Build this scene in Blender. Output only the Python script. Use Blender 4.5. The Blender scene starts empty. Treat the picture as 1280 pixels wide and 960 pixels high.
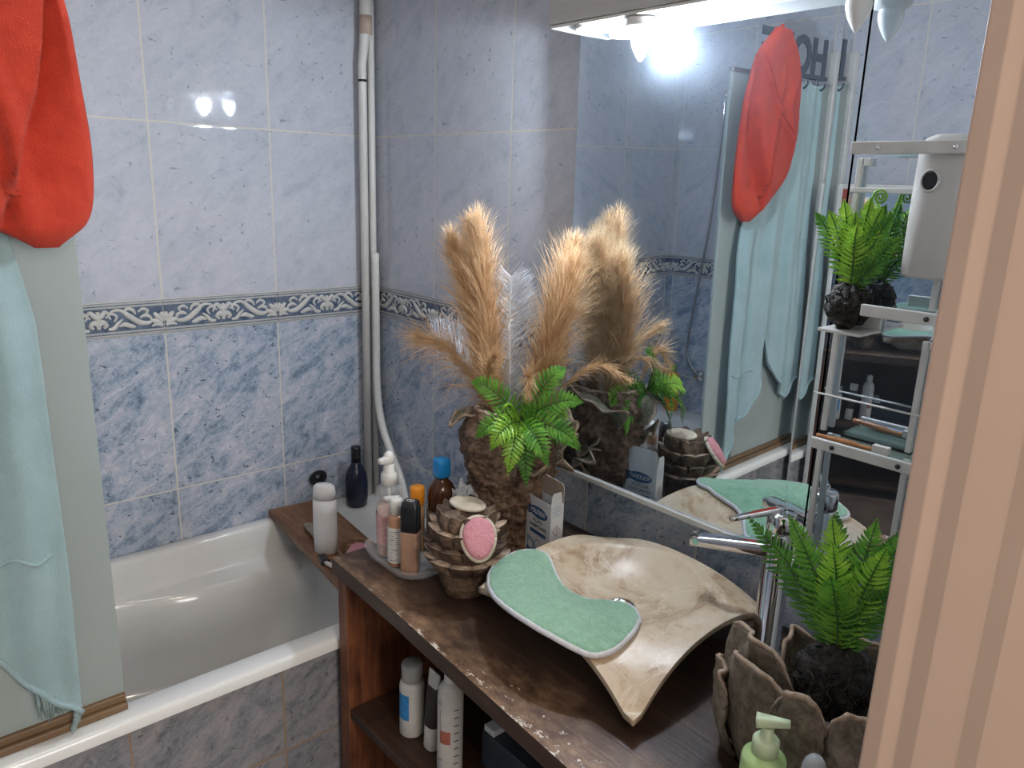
import bpy, math, random
from mathutils import Vector, Matrix, noise, Euler
C = bpy.context.scene.collection
SC = bpy.context.scene
PI = math.pi
V = Vector

# ------------------------------------------------------------------ node helpers
def new_mat(name):
    m = bpy.data.materials.new(name); m.use_nodes = True
    nt = m.node_tree; nt.nodes.clear()
    out = nt.nodes.new('ShaderNodeOutputMaterial')
    bs = nt.nodes.new('ShaderNodeBsdfPrincipled')
    nt.links.new(bs.outputs[0], out.inputs[0])
    return m, nt, bs, out
def plug(nt, a, sock):
    if isinstance(a, bpy.types.NodeSocket): nt.links.new(a, sock)
    else:
        if sock.type == 'RGBA' and len(a) == 3: a = (*a, 1)
        sock.default_value = a
def MT(nt, op, a, b=None, c=None, clamp=False):
    n = nt.nodes.new('ShaderNodeMath'); n.operation = op; n.use_clamp = clamp
    plug(nt, a, n.inputs[0])
    if b is not None: plug(nt, b, n.inputs[1])
    if c is not None: plug(nt, c, n.inputs[2])
    return n.outputs[0]
def MIX(nt, f, a, b, blend='MIX'):
    n = nt.nodes.new('ShaderNodeMix'); n.data_type = 'RGBA'; n.blend_type = blend
    plug(nt, f, n.inputs[0]); plug(nt, a, n.inputs[6]); plug(nt, b, n.inputs[7])
    return n.outputs[2]
def NOISE(nt, vec, scale, detail=4, rough=.55, dist=0.0):
    n = nt.nodes.new('ShaderNodeTexNoise')
    if vec is not None: nt.links.new(vec, n.inputs['Vector'])
    n.inputs['Scale'].default_value = scale; n.inputs['Detail'].default_value = detail
    n.inputs['Roughness'].default_value = rough; n.inputs['Distortion'].default_value = dist
    return n.outputs['Fac']
def RAMP(nt, f, stops):
    n = nt.nodes.new('ShaderNodeValToRGB'); r = n.color_ramp
    while len(r.elements) < len(stops): r.elements.new(.5)
    for e, (p, c) in zip(r.elements, stops):
        e.position = p; e.color = (*c, 1) if len(c) == 3 else c
    nt.links.new(f, n.inputs[0]); return n.outputs[0]
def OBJ(nt): return nt.nodes.new('ShaderNodeTexCoord').outputs['Object']
def MAPV(nt, vec, scale=(1,1,1), rot=(0,0,0), loc=(0,0,0)):
    n = nt.nodes.new('ShaderNodeMapping'); nt.links.new(vec, n.inputs[0])
    n.inputs['Scale'].default_value = scale; n.inputs['Rotation'].default_value = rot; n.inputs['Location'].default_value = loc
    return n.outputs[0]
def BUMP(nt, h, bs, strength=.3, dist=.002):
    n = nt.nodes.new('ShaderNodeBump'); n.inputs['Strength'].default_value = strength; n.inputs['Distance'].default_value = dist
    nt.links.new(h, n.inputs['Height']); nt.links.new(n.outputs[0], bs.inputs['Normal'])

def mat(name, col, rough=.5, metal=0., var=None, bump=None, trans=0., ior=1.45, alpha=1., coat=0., sheen=0., emit=None, sss=0.):
    """plain procedural material; var=(colour2, scale, lo, hi), bump=(scale, strength, distance)"""
    m, nt, bs, out = new_mat(name)
    if var:
        v = OBJ(nt)
        if len(var) > 4: v = MAPV(nt, v, scale=var[4])
        f = NOISE(nt, v, var[1], 6, .6)
        c = RAMP(nt, f, [(var[2], col), (var[3], var[0])])
        nt.links.new(c, bs.inputs['Base Color'])
    else: bs.inputs['Base Color'].default_value = (*col, 1)
    bs.inputs['Roughness'].default_value = rough; bs.inputs['Metallic'].default_value = metal
    bs.inputs['Transmission Weight'].default_value = trans; bs.inputs['IOR'].default_value = ior
    bs.inputs['Alpha'].default_value = alpha; bs.inputs['Coat Weight'].default_value = coat
    bs.inputs['Sheen Weight'].default_value = sheen
    bs.inputs['Subsurface Weight'].default_value = 0
    if emit:
        bs.inputs['Emission Color'].default_value = (*emit[0], 1); bs.inputs['Emission Strength'].default_value = emit[1]
    if bump: BUMP(nt, NOISE(nt, OBJ(nt), bump[0], 5, .6), bs, bump[1], bump[2])
    return m

def leaf_mat(name, c1, c2):
    m, nt, bs, out = new_mat(name)
    f = NOISE(nt, OBJ(nt), 45, 3)
    c = RAMP(nt, f, [(.35, c1), (.65, c2)])
    nt.links.new(c, bs.inputs['Base Color']); bs.inputs['Roughness'].default_value = .42
    tr = nt.nodes.new('ShaderNodeBsdfTranslucent'); nt.links.new(c, tr.inputs[0])
    mx = nt.nodes.new('ShaderNodeMixShader'); mx.inputs[0].default_value = .3
    nt.links.new(bs.outputs[0], mx.inputs[1]); nt.links.new(tr.outputs[0], mx.inputs[2]); nt.links.new(mx.outputs[0], out.inputs[0])
    return m

def tile_mat(name, axis, uoff, w=.32, h=.453, zlo=.71, zhi=1.251, zsplit=1.207, grout=(.62,.60,.53), seed=0., upper=True, warm=0.):
    m, nt, bs, out = new_mat(name)
    g = nt.nodes.new('ShaderNodeNewGeometry'); sx = nt.nodes.new('ShaderNodeSeparateXYZ')
    nt.links.new(g.outputs['Position'], sx.inputs[0])
    a = sx.outputs[0] if axis == 'X' else sx.outputs[1]; z = sx.outputs[2]
    u = MT(nt, 'DIVIDE', MT(nt, 'SUBTRACT', a, uoff), w)
    up = MT(nt, 'GREATER_THAN', z, zsplit)
    vl = MT(nt, 'DIVIDE', MT(nt, 'SUBTRACT', z, zlo), h); vh = MT(nt, 'DIVIDE', MT(nt, 'SUBTRACT', z, zhi), h)
    v = MT(nt, 'ADD', MT(nt, 'MULTIPLY', vl, MT(nt, 'SUBTRACT', 1., up)), MT(nt, 'MULTIPLY', vh, up))
    fu = MT(nt, 'FRACT', u); fv = MT(nt, 'FRACT', v)
    du = MT(nt, 'MULTIPLY', MT(nt, 'SUBTRACT', .5, MT(nt, 'ABSOLUTE', MT(nt, 'SUBTRACT', fu, .5))), w)
    dv = MT(nt, 'MULTIPLY', MT(nt, 'SUBTRACT', .5, MT(nt, 'ABSOLUTE', MT(nt, 'SUBTRACT', fv, .5))), h)
    d = MT(nt, 'MINIMUM', du, dv)
    # printed pattern: repeats on each tile, two alternate prints
    cb = nt.nodes.new('ShaderNodeCombineXYZ')
    nt.links.new(MT(nt, 'MULTIPLY', fu, w), cb.inputs[0]); nt.links.new(MT(nt, 'MULTIPLY', fv, h), cb.inputs[1])
    alt = MT(nt, 'FLOORED_MODULO', MT(nt, 'ADD', MT(nt, 'FLOOR', u), MT(nt, 'MULTIPLY', MT(nt, 'FLOOR', v), 2.)), 3.)
    nt.links.new(MT(nt, 'MULTIPLY_ADD', alt, .013, seed), cb.inputs[2])
    p = cb.outputs[0]
    pr = MAPV(nt, MAPV(nt, p, rot=(0, 0, -.68)), scale=(1., 2.3, 1.))
    big = NOISE(nt, pr, 8.5, 9, .7, .9)
    fine = NOISE(nt, p, 38., 8, .7, 1.6)
    vein = MT(nt, 'ABSOLUTE', MT(nt, 'SUBTRACT', NOISE(nt, pr, 11., 7, .62, 1.8), .5))
    lowf = MT(nt, 'ADD', MT(nt, 'MULTIPLY', big, .66), MT(nt, 'MULTIPLY', fine, .34))
    low = RAMP(nt, lowf, [(.36, (.11,.16,.235)), (.44, (.25,.325,.425)), (.50, (.385,.445,.545)), (.555, (.48,.505,.575)), (.64, (.63,.655,.71))])
    low = MIX(nt, MT(nt, 'MULTIPLY', MT(nt, 'LESS_THAN', vein, .012), .38), low, (.68,.70,.72))
    spk = MT(nt, 'GREATER_THAN', NOISE(nt, MAPV(nt, p, scale=(1,1.4,1), rot=(0,0,.7)), 62., 3, .5, .6), .675)
    low = MIX(nt, MT(nt, 'MULTIPLY', spk, .8), low, (.07,.095,.15))
    if warm: low = MIX(nt, warm, low, (.125,.088,.06))
    hi = RAMP(nt, lowf, [(.34, (.38,.42,.49)), (.45, (.49,.52,.585)), (.55, (.545,.565,.63)), (.68, (.60,.615,.665))])
    spk2 = MT(nt, 'GREATER_THAN', NOISE(nt, MAPV(nt, p, scale=(1,1.6,1), rot=(0,0,.7)), 55., 3, .5, .8), .685)
    hi = MIX(nt, MT(nt, 'MULTIPLY', spk2, .7), hi, (.21,.25,.33))
    col = MIX(nt, up, low, hi) if upper else low
    gm = MT(nt, 'LESS_THAN', d, .0022)
    col = MIX(nt, gm, col, grout)
    nt.links.new(col, bs.inputs['Base Color'])
    nt.links.new(MT(nt, 'MULTIPLY_ADD', gm, .5, .035), bs.inputs['Roughness'])
    hgt = MT(nt, 'MINIMUM', MT(nt, 'DIVIDE', d, .006), 1.)
    hgt = MT(nt, 'ADD', hgt, MT(nt, 'MULTIPLY', fine, .05))
    BUMP(nt, hgt, bs, .22, .0012)
    return m

# ------------------------------------------------------------------ mesh builder
def wloc(o):
    p = V((0,0,0))
    while o is not None: p = p + o.location; o = o.parent
    return p
class G:
    def __init__(s): s.v = []; s.f = []; s.mi = []; s.sm = []
    def add(s, vs, fs, mi=0, smooth=True):
        b = len(s.v); s.v += [V(x) for x in vs]
        for f in fs: s.f.append([i + b for i in f]); s.mi.append(mi); s.sm.append(smooth)
        return s
    def box(s, lo, hi, mi=0, mtx=None):
        (x0,y0,z0),(x1,y1,z1) = lo, hi
        vs = [V(p) for p in [(x0,y0,z0),(x1,y0,z0),(x1,y1,z0),(x0,y1,z0),(x0,y0,z1),(x1,y0,z1),(x1,y1,z1),(x0,y1,z1)]]
        if mtx is not None: vs = [mtx @ q for q in vs]
        return s.add(vs, [(0,3,2,1),(4,5,6,7),(0,1,5,4),(1,2,6,5),(2,3,7,6),(3,0,4,7)], mi, False)
    def loft(s, loops, mi=0, cap=(True, True), closed=True, smooth=True):
        n = len(loops[0]); vs = [p for l in loops for p in l]; fs = []
        m = n if closed else n - 1
        for k in range(len(loops) - 1):
            for i in range(m):
                j = (i + 1) % n
                fs.append((k*n+i, k*n+j, (k+1)*n+j, (k+1)*n+i))
        if cap[0]: fs.append(tuple(range(n-1, -1, -1)))
        if cap[1]: fs.append(tuple((len(loops)-1)*n + i for i in range(n)))
        return s.add(vs, fs, mi, smooth)
    def lathe(s, prof, c=(0,0,0), n=32, mi=0, mtx=None, cap=(True, True), sx=1., sy=1.):
        c = V(c); loops = []
        for r, z in prof:
            l = [V((r*math.cos(2*PI*i/n)*sx, r*math.sin(2*PI*i/n)*sy, z)) for i in range(n)]
            loops.append([(mtx @ q if mtx is not None else q) + c for q in l])
        return s.loft(loops, mi, cap)
    def tube(s, path, r, n=10, mi=0, cap=True):
        path = [V(p) for p in path]; rs = r if isinstance(r, (list, tuple)) else [r]*len(path)
        t0 = (path[1]-path[0]).normalized()
        a = V((0,0,1)) if abs(t0.z) < .9 else V((1,0,0))
        x = t0.cross(a).normalized(); loops = []
        for k, p in enumerate(path):
            t = (path[min(k+1, len(path)-1)] - path[max(k-1, 0)])
            t = t.normalized() if t.length > 1e-9 else t0
            x = (x - t*x.dot(t)); x = x.normalized() if x.length > 1e-6 else t.orthogonal().normalized()
            y = t.cross(x)
            loops.append([p + (x*math.cos(2*PI*i/n) + y*math.sin(2*PI*i/n))*rs[k] for i in range(n)])
        return s.loft(loops, mi, (cap, cap))
    def grid(s, fn, nu, nv, mi=0, wrapu=False, smooth=True):
        vs = [fn(i/nu, j/nv) for j in range(nv+1) for i in range(nu + (0 if wrapu else 1))]
        w = nu if wrapu else nu+1; fs = []
        for j in range(nv):
            for i in range(nu):
                i2 = (i+1) % w
                fs.append((j*w+i, j*w+i2, (j+1)*w+i2, (j+1)*w+i))
        return s.add(vs, fs, mi, smooth)
    def prism(s, poly, o, r, u, d, mi=0):
        """flat polygon in the frame (origin o, right r, up u), thickness d along r x u"""
        o, r, u = V(o), V(r).normalized(), V(u).normalized(); nn = r.cross(u)
        a = [o + r*p[0] + u*p[1] for p in poly]; b = [q + nn*d for q in a]; n = len(a)
        fs = [tuple(range(n-1,-1,-1)), tuple(range(n, 2*n))] + [(i, (i+1)%n, n+(i+1)%n, n+i) for i in range(n)]
        return s.add(a + b, fs, mi, False)
    def build(s, name, mats, parent=None, bevel=0., subd=0, solid=0., seg=2, autos=True):
        me = bpy.data.meshes.new(name)
        off = wloc(parent) if parent is not None else V((0,0,0))
        me.from_pydata([tuple(q - off) for q in s.v], [], s.f)
        if not isinstance(mats, (list, tuple)): mats = [mats]
        for m in mats: me.materials.append(m)
        me.polygons.foreach_set('material_index', s.mi); me.polygons.foreach_set('use_smooth', s.sm)
        me.update(); me.validate()
        o = bpy.data.objects.new(name, me); C.objects.link(o)
        if parent is not None: o.parent = parent
        if solid:
            md = o.modifiers.new('thickness', 'SOLIDIFY'); md.thickness = solid; md.offset = 0
        if bevel:
            md = o.modifiers.new('edges', 'BEVEL'); md.width = bevel; md.segments = seg; md.limit_method = 'ANGLE'; md.angle_limit = .6
        if subd:
            md = o.modifiers.new('smooth', 'SUBSURF'); md.levels = subd; md.render_levels = subd
        return o
def tag(o, label=None, cat=None, group=None, kind=None):
    if label: o['label'] = label
    if cat: o['category'] = cat
    if group: o['group'] = group
    if kind: o['kind'] = kind
    return o
def thing(name, label, cat, loc, group=None):
    o = bpy.data.objects.new(name, None); C.objects.link(o); o.location = loc; o.empty_display_size = .05
    return tag(o, label, cat, group)
def struct(g, name, m, label=None, **k): return tag(g.build(name, m, None, **k), label, None, None, 'structure')
def ellipse(rx, ry, n=32, cx=0, cy=0): return [(cx + rx*math.cos(2*PI*i/n), cy + ry*math.sin(2*PI*i/n)) for i in range(n)]
def rrect(w, h, r, n=5, cx=0, cy=0):
    pts = []
    for (sx, sy, a0) in ((1,1,0),(-1,1,PI/2),(-1,-1,PI),(1,-1,3*PI/2)):
        for k in range(n+1):
            a = a0 + k/n*PI/2
            pts.append((cx + sx*(w/2-r) + r*math.cos(a), cy + sy*(h/2-r) + r*math.sin(a)))
    return pts
def text_geo(g, body, size, o, r, u, mi=0, depth=.0006, squeeze=1., width=None, bold=0.):
    """lettering as solid glyphs centred on o in the frame (r, u)"""
    cu = bpy.data.curves.new('lettering', 'FONT'); cu.body = body; cu.size = size; cu.align_x = 'CENTER'; cu.align_y = 'CENTER'
    cu.extrude = depth/2; cu.offset = bold; cu.resolution_u = 3
    ob = bpy.data.objects.new('lettering', cu); C.objects.link(ob)
    bpy.context.view_layer.update()
    dg = bpy.context.evaluated_depsgraph_get()
    me = bpy.data.meshes.new_from_object(ob.evaluated_get(dg))
    o, r, u = V(o), V(r).normalized(), V(u).normalized(); n = r.cross(u)
    if width:
        xs = [q.co.x for q in me.vertices]; squeeze = width/max(1e-6, max(xs)-min(xs))
    g.add([o + r*(q.co.x*squeeze) + u*q.co.y + n*(q.co.z+depth/2) for q in me.vertices], [tuple(p.vertices) for p in me.polygons], mi, False)
    bpy.data.objects.remove(ob); bpy.data.curves.remove(cu); bpy.data.meshes.remove(me)
def lerp(a, b, t): return a + (b-a)*t
def sstep(a, b, x):
    t = max(0., min(1., (x-a)/(b-a))); return t*t*(3-2*t)
def pw(x, pts):
    """piecewise linear"""
    if x <= pts[0][0]: return pts[0][1]
    for (a, b), (c, d) in zip(pts, pts[1:]):
        if x <= c: return b + (d-b)*(x-a)/(c-a)
    return pts[-1][1]
def bez(p, n):
    """smooth Catmull-Rom path through points"""
    p = [V(q) for q in p]; P = [p[0]*2-p[1]] + p + [p[-1]*2-p[-2]]; out = []
    for k in range(1, len(P)-2):
        for i in range(n):
            t = i/n; a, b, c, d = P[k-1:k+3]
            out.append(.5*((2*b) + (c-a)*t + (2*a-5*b+4*c-d)*t*t + (3*b-3*c+d-a)*t**3))
    out.append(p[-1]); return out
def fbm(p, o=4, H=.9): return noise.fractal(V(p), H, 2.1, o)

# ------------------------------------------------------------------ materials
M = {}
M['white_plastic'] = mat('white plastic', (.72,.71,.68), .35, var=((.66,.65,.62), 12, .4, .7))
M['grey_white'] = mat('matt white bottle plastic', (.80,.80,.80), .38, var=((.74,.74,.75), 9, .4, .7))
M['enamel'] = mat('white enamel', (.78,.78,.76), .12, var=((.72,.72,.70), 3, .4, .7), coat=.3)
M['chrome'] = mat('polished chrome', (.78,.79,.80), .06, 1., var=((.70,.71,.73), 6, .3, .7))
def mirror_mat():
    # silvered glass with a thin film of dust that scatters a little of the lamp light
    m, nt, bs, out = new_mat('dusty mirror silvering')
    f = NOISE(nt, OBJ(nt), 14, 4)
    nt.links.new(RAMP(nt, f, [(.35, (.74,.82,.88)), (.65, (.77,.84,.90))]), bs.inputs['Base Color'])
    bs.inputs['Metallic'].default_value = 1; bs.inputs['Roughness'].default_value = 0
    gl = nt.nodes.new('ShaderNodeBsdfAnisotropic'); gl.inputs['Color'].default_value = (.72,.84,1.,1); gl.inputs['Roughness'].default_value = .62
    mx = nt.nodes.new('ShaderNodeMixShader'); nt.links.new(MT(nt, 'MULTIPLY_ADD', f, .018, .012), mx.inputs[0])
    nt.links.new(bs.outputs[0], mx.inputs[1]); nt.links.new(gl.outputs[0], mx.inputs[2]); nt.links.new(mx.outputs[0], out.inputs[0])
    return m
M['mirror'] = mirror_mat()
M['alu'] = mat('brushed aluminium', (.55,.56,.57), .32, 1., var=((.45,.46,.48), 40, .3, .7))
M['white_metal'] = mat('white lacquered metal', (.60,.60,.58), .3, var=((.52,.52,.50), 20, .4, .7))
M['black'] = mat('black plastic', (.012,.013,.016), .25, var=((.02,.021,.026), 14, .4, .6))
M['navy_glass'] = mat('dark navy bottle', (.012,.016,.035), .22, var=((.02,.026,.05), 30, .4, .6), bump=(60,.15,.001))
M['pvc'] = mat('grey white conduit plastic', (.74,.73,.69), .35, var=((.66,.65,.61), 8, .4, .7))
M['cream'] = mat('cream glazed relief', (.60,.59,.55), .22, var=((.50,.51,.50), 60, .35, .65))
M['frieze'] = mat('blue glazed border ground', (.06,.09,.15), .2, var=((.16,.20,.27), 40, .35, .65))
M['frieze_rail'] = mat('grey glazed border rail', (.50,.50,.48), .2, var=((.40,.42,.43), 50, .35, .65))
M['beige_paint'] = mat('beige gloss paint', (.56,.415,.33), .42, var=((.53,.39,.305), 4, .4, .65), bump=(90,.05,.001))
M['plaster'] = mat('white painted plaster', (.70,.68,.65), .8, var=((.64,.62,.59), 5, .4, .65))
M['floor'] = mat('brown floor tile', (.13,.09,.07), .4, var=((.19,.14,.11), 6, .4, .65))
M['red_towel'] = mat('red terry', (.55,.045,.017), .95, var=((.46,.034,.013), 30, .35, .65), bump=(420,.9,.003), sheen=.08)
M['blue_towel'] = mat('pale blue terry', (.36,.50,.525), .95, var=((.31,.445,.47), 8, .35, .65), bump=(420,.8,.003), sheen=.3)
M['green_cloth'] = mat('green terry', (.26,.52,.34), .95, var=((.34,.62,.43), 70, .35, .65), bump=(260,1.,.006), sheen=.4)
M['cloth_edge'] = mat('white binding tape', (.66,.66,.68), .8, var=((.56,.56,.6), 90, .35, .65), bump=(300,.5,.002))
M['pink_foam'] = mat('pink looped sponge', (.72,.26,.32), .95, var=((.80,.42,.46), 260, .35, .65), bump=(420,1.,.004))
M['cream_foam'] = mat('cream sponge edging', (.62,.55,.44), .95, var=((.52,.45,.35), 60, .35, .65), bump=(220,.8,.003))
M['pampas'] = mat('dry pampas', (.66,.41,.215), .9, var=((.84,.61,.37), 34, .35, .65))
M['straw'] = mat('straw stem', (.50,.34,.18), .8, var=((.42,.27,.13), 40, .35, .65))
M['feather'] = mat('white feather', (.80,.84,.90), .8, var=((.66,.72,.82), 30, .35, .65))
M['fern'] = leaf_mat('fern green', (.06,.235,.022), (.17,.42,.04))
M['fern_light'] = leaf_mat('bright fern green', (.18,.42,.03), (.36,.60,.06))
M['fern_dark'] = leaf_mat('deep fern green', (.04,.175,.02), (.11,.32,.035))
M['stalk'] = mat('dark green stalk', (.03,.09,.02), .6, var=((.05,.13,.03), 40, .35, .65))
M['root'] = mat('black matted root', (.012,.010,.009), .55, var=((.075,.055,.04), 90, .52, .75), bump=(120,1.,.006))
M['kraft'] = mat('grey brown carton inside', (.42,.33,.26), .85, var=((.36,.28,.22), 60, .35, .65))
M['carton'] = mat('white carton', (.70,.72,.74), .5, var=((.64,.66,.69), 14, .4, .7))
M['ink_blue'] = mat('blue ink', (.035,.10,.22), .5, var=((.05,.13,.27), 40, .4, .6))
M['ink_pale'] = mat('pale blue ink', (.26,.36,.50), .5, var=((.34,.44,.57), 30, .4, .6))
M['ink_dark'] = mat('dark ink', (.03,.04,.06), .5, var=((.04,.05,.07), 40, .4, .6))
M['ink_red'] = mat('brown red ink', (.45,.16,.10), .5, var=((.38,.12,.08), 40, .4, .6))
M['label_white'] = mat('white paper label', (.68,.66,.62), .55, var=((.62,.60,.57), 30, .4, .6))
M['label_blue'] = mat('bright blue label', (.03,.20,.50), .45, var=((.04,.26,.58), 50, .4, .6))
M['cap_blue'] = mat('bright blue cap', (.01,.20,.52), .35, var=((.015,.25,.6), 20, .4, .6))
M['orange'] = mat('orange plastic', (.85,.32,.02), .35, var=((.75,.26,.02), 20, .4, .6))
M['lime'] = mat('green plastic cap', (.22,.42,.05), .4, var=((.28,.5,.08), 20, .4, .6))
M['amber'] = mat('dark amber plastic', (.05,.018,.008), .12, var=((.08,.03,.012), 14, .4, .6), coat=.5)
M['liquid'] = mat('pinkish brown liquid', (.42,.22,.14), .25, var=((.36,.18,.11), 12, .4, .6))
M['foundation'] = mat('beige foundation in glass', (.40,.235,.155), .12, var=((.33,.19,.125), 16, .4, .6), coat=.8)
M['mint'] = mat('pale green bottle', (.40,.58,.25), .35, var=((.46,.63,.30), 8, .4, .7))
M['clear'] = mat('clear plastic', (.85,.86,.86), .05, 0, var=((.80,.81,.82), 12, .4, .6), alpha=.22)
M['film'] = mat('crumpled clear film', (.80,.80,.80), .12, 0, var=((.70,.71,.72), 30, .4, .6), alpha=.33, bump=(60,1.,.01))
M['glass_shelf'] = mat('green tinted shelf glass', (.55,.75,.66), .03, 0, var=((.50,.70,.60), 12, .4, .6), alpha=.16)
M['tan_stone'] = mat('grey brown pumice', (.22,.17,.135), .9, var=((.32,.26,.21), 40, .35, .65), bump=(90,.8,.004))
M['wicker'] = mat('brown wicker', (.20,.105,.055), .7, var=((.30,.17,.09), 60, .35, .65), bump=(160,.8,.003))
M['rust_seal'] = mat('brown seal strip', (.13,.075,.038), .5, var=((.20,.125,.066), 20, .35, .65, (1,.1,1)))
M['sign_grey'] = mat('slate grey metal lettering', (.045,.06,.085), .45, var=((.06,.075,.10), 20, .4, .6))
M['dispenser'] = mat('warm grey plastic', (.50,.495,.475), .42, var=((.46,.455,.435), 6, .4, .7))

def panel_mat():
    m, nt, bs, out = new_mat('frosted panel')
    f = NOISE(nt, OBJ(nt), 2.5, 3)
    c = RAMP(nt, f, [(.35, (.45,.52,.505)), (.65, (.50,.565,.545))])
    nt.links.new(c, bs.inputs['Base Color']); bs.inputs['Roughness'].default_value = .45
    tr = nt.nodes.new('ShaderNodeBsdfTranslucent'); nt.links.new(c, tr.inputs[0])
    mx = nt.nodes.new('ShaderNodeMixShader'); mx.inputs[0].default_value = .35
    nt.links.new(bs.outputs[0], mx.inputs[1]); nt.links.new(tr.outputs[0], mx.inputs[2]); nt.links.new(mx.outputs[0], out.inputs[0])
    BUMP(nt, NOISE(nt, OBJ(nt), 300, 2), bs, .15, .001)
    return m
M['panel'] = panel_mat()

def wood_mat(name, dark, mid, light, along='X', worn=False, scale=1., rough=.5):
    m, nt, bs, out = new_mat(name)
    o = OBJ(nt)
    sc = {'X': (1.2,14,14), 'Y': (14,1.2,14), 'Z': (14,14,1.2)}[along]
    grain = NOISE(nt, MAPV(nt, o, scale=sc), 4*scale, 8, .65, .6)
    blot = NOISE(nt, o, 7*scale, 6, .65, .4)
    f = MT(nt, 'ADD', MT(nt, 'MULTIPLY', grain, .55), MT(nt, 'MULTIPLY', blot, .45))
    c = RAMP(nt, f, [(.36, dark), (.52, mid), (.66, light)])
    if worn:
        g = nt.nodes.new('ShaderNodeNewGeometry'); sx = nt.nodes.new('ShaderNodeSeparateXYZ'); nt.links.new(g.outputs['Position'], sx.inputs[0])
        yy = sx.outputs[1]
        # worn tan front band, painted lighter as lit against the shaded back; irregular border
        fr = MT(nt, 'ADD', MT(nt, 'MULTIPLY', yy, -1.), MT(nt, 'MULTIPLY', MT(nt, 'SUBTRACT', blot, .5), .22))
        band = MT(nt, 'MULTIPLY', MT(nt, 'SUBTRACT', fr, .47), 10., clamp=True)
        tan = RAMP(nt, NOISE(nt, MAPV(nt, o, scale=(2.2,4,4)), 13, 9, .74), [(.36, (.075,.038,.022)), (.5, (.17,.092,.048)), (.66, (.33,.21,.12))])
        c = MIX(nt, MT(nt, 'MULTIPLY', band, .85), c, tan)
        # flecks of white paint left close to the edge and a few elsewhere
        e = MT(nt, 'MULTIPLY', MT(nt, 'SUBTRACT', MT(nt, 'MULTIPLY', yy, -1.), .515), 16., clamp=True)
        fl = NOISE(nt, MAPV(nt, o, scale=(1,1.6,1), rot=(0,0,.6)), 34, 7, .75)
        thr = MT(nt, 'MULTIPLY_ADD', e, -.145, .70)
        c = MIX(nt, MT(nt, 'GREATER_THAN', fl, thr), c, (.62,.56,.48))
        nt.links.new(MT(nt, 'MULTIPLY_ADD', blot, .5, .16), bs.inputs['Roughness'])
    else: bs.inputs['Roughness'].default_value = rough
    nt.links.new(c, bs.inputs['Base Color'])
    BUMP(nt, f, bs, .5, .003)
    return m
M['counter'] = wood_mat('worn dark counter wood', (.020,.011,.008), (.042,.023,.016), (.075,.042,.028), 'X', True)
M['counter_edge'] = wood_mat('dark edge wood', (.03,.016,.011), (.065,.036,.024), (.12,.07,.045), 'X')
M['redwood'] = wood_mat('reddish stained wood', (.055,.018,.009), (.17,.058,.024), (.30,.12,.05), 'Z')
M['dark_wood'] = wood_mat('dark shelf wood', (.02,.010,.007), (.055,.026,.015), (.10,.05,.03), 'X')
M['board'] = wood_mat('brown bath board wood', (.085,.036,.017), (.22,.105,.048), (.36,.19,.095), 'X')

def stone_mat():
    m, nt, bs, out = new_mat('beige marble')
    o = OBJ(nt)
    a = NOISE(nt, o, 9, 8, .62, 1.2); b = NOISE(nt, o, 30, 7, .7, .8)
    f = MT(nt, 'ADD', MT(nt, 'MULTIPLY', a, .7), MT(nt, 'MULTIPLY', b, .3))
    c = RAMP(nt, f, [(.36, (.27,.165,.09)), (.43, (.42,.295,.185)), (.49, (.55,.435,.305)), (.58, (.61,.515,.39))])
    v = MT(nt, 'ABSOLUTE', MT(nt, 'SUBTRACT', NOISE(nt, o, 5, 7, .6, 2.), .5))
    c = MIX(nt, MT(nt, 'MULTIPLY', MT(nt, 'LESS_THAN', v, .010), .5), c, (.72,.64,.53))
    nt.links.new(c, bs.inputs['Base Color']); bs.inputs['Roughness'].default_value = .36
    BUMP(nt, f, bs, .12, .002)
    return m
M['stone'] = stone_mat()
def coral_mat(name, dark, mid, light, scale=16):
    m, nt, bs, out = new_mat(name)
    o = OBJ(nt)
    f = MT(nt, 'ADD', MT(nt, 'MULTIPLY', NOISE(nt, o, scale, 7, .65), .6), MT(nt, 'MULTIPLY', NOISE(nt, o, scale*5, 5, .7), .4))
    c = RAMP(nt, f, [(.38, dark), (.5, mid), (.64, light)])
    nt.links.new(c, bs.inputs['Base Color']); bs.inputs['Roughness'].default_value = .62
    BUMP(nt, f, bs, .9, .005)
    return m
M['coral'] = coral_mat('brown glazed coral ceramic', (.05,.027,.017), (.17,.10,.065), (.36,.25,.175))
M['coral_dark'] = coral_mat('dark brown coral ceramic', (.028,.016,.010), (.095,.058,.038), (.22,.148,.10), 20)
M['coral_grey'] = coral_mat('grey brown coral ceramic', (.07,.055,.038), (.16,.13,.095), (.30,.255,.195))
M['coral_moss'] = coral_mat('mossy coral ceramic', (.10,.10,.055), (.22,.20,.14), (.38,.34,.27), 40)
M['coral_lip'] = mat('bare cream ceramic lip', (.50,.39,.30), .6, var=((.28,.19,.13), 55, .35, .65))
M['ceramic_dark'] = coral_mat('dark pot ceramic', (.035,.022,.015), (.095,.058,.037), (.19,.125,.085), 22)
M['bulb_on'] = mat('lit bulb', (.9,.92,1.), .3, emit=((.82,.90,1.), 800.))
M['bulb_off'] = mat('unlit opal bulb', (.74,.74,.72), .18, var=((.70,.70,.68), 8, .4, .6), coat=.4)
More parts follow.
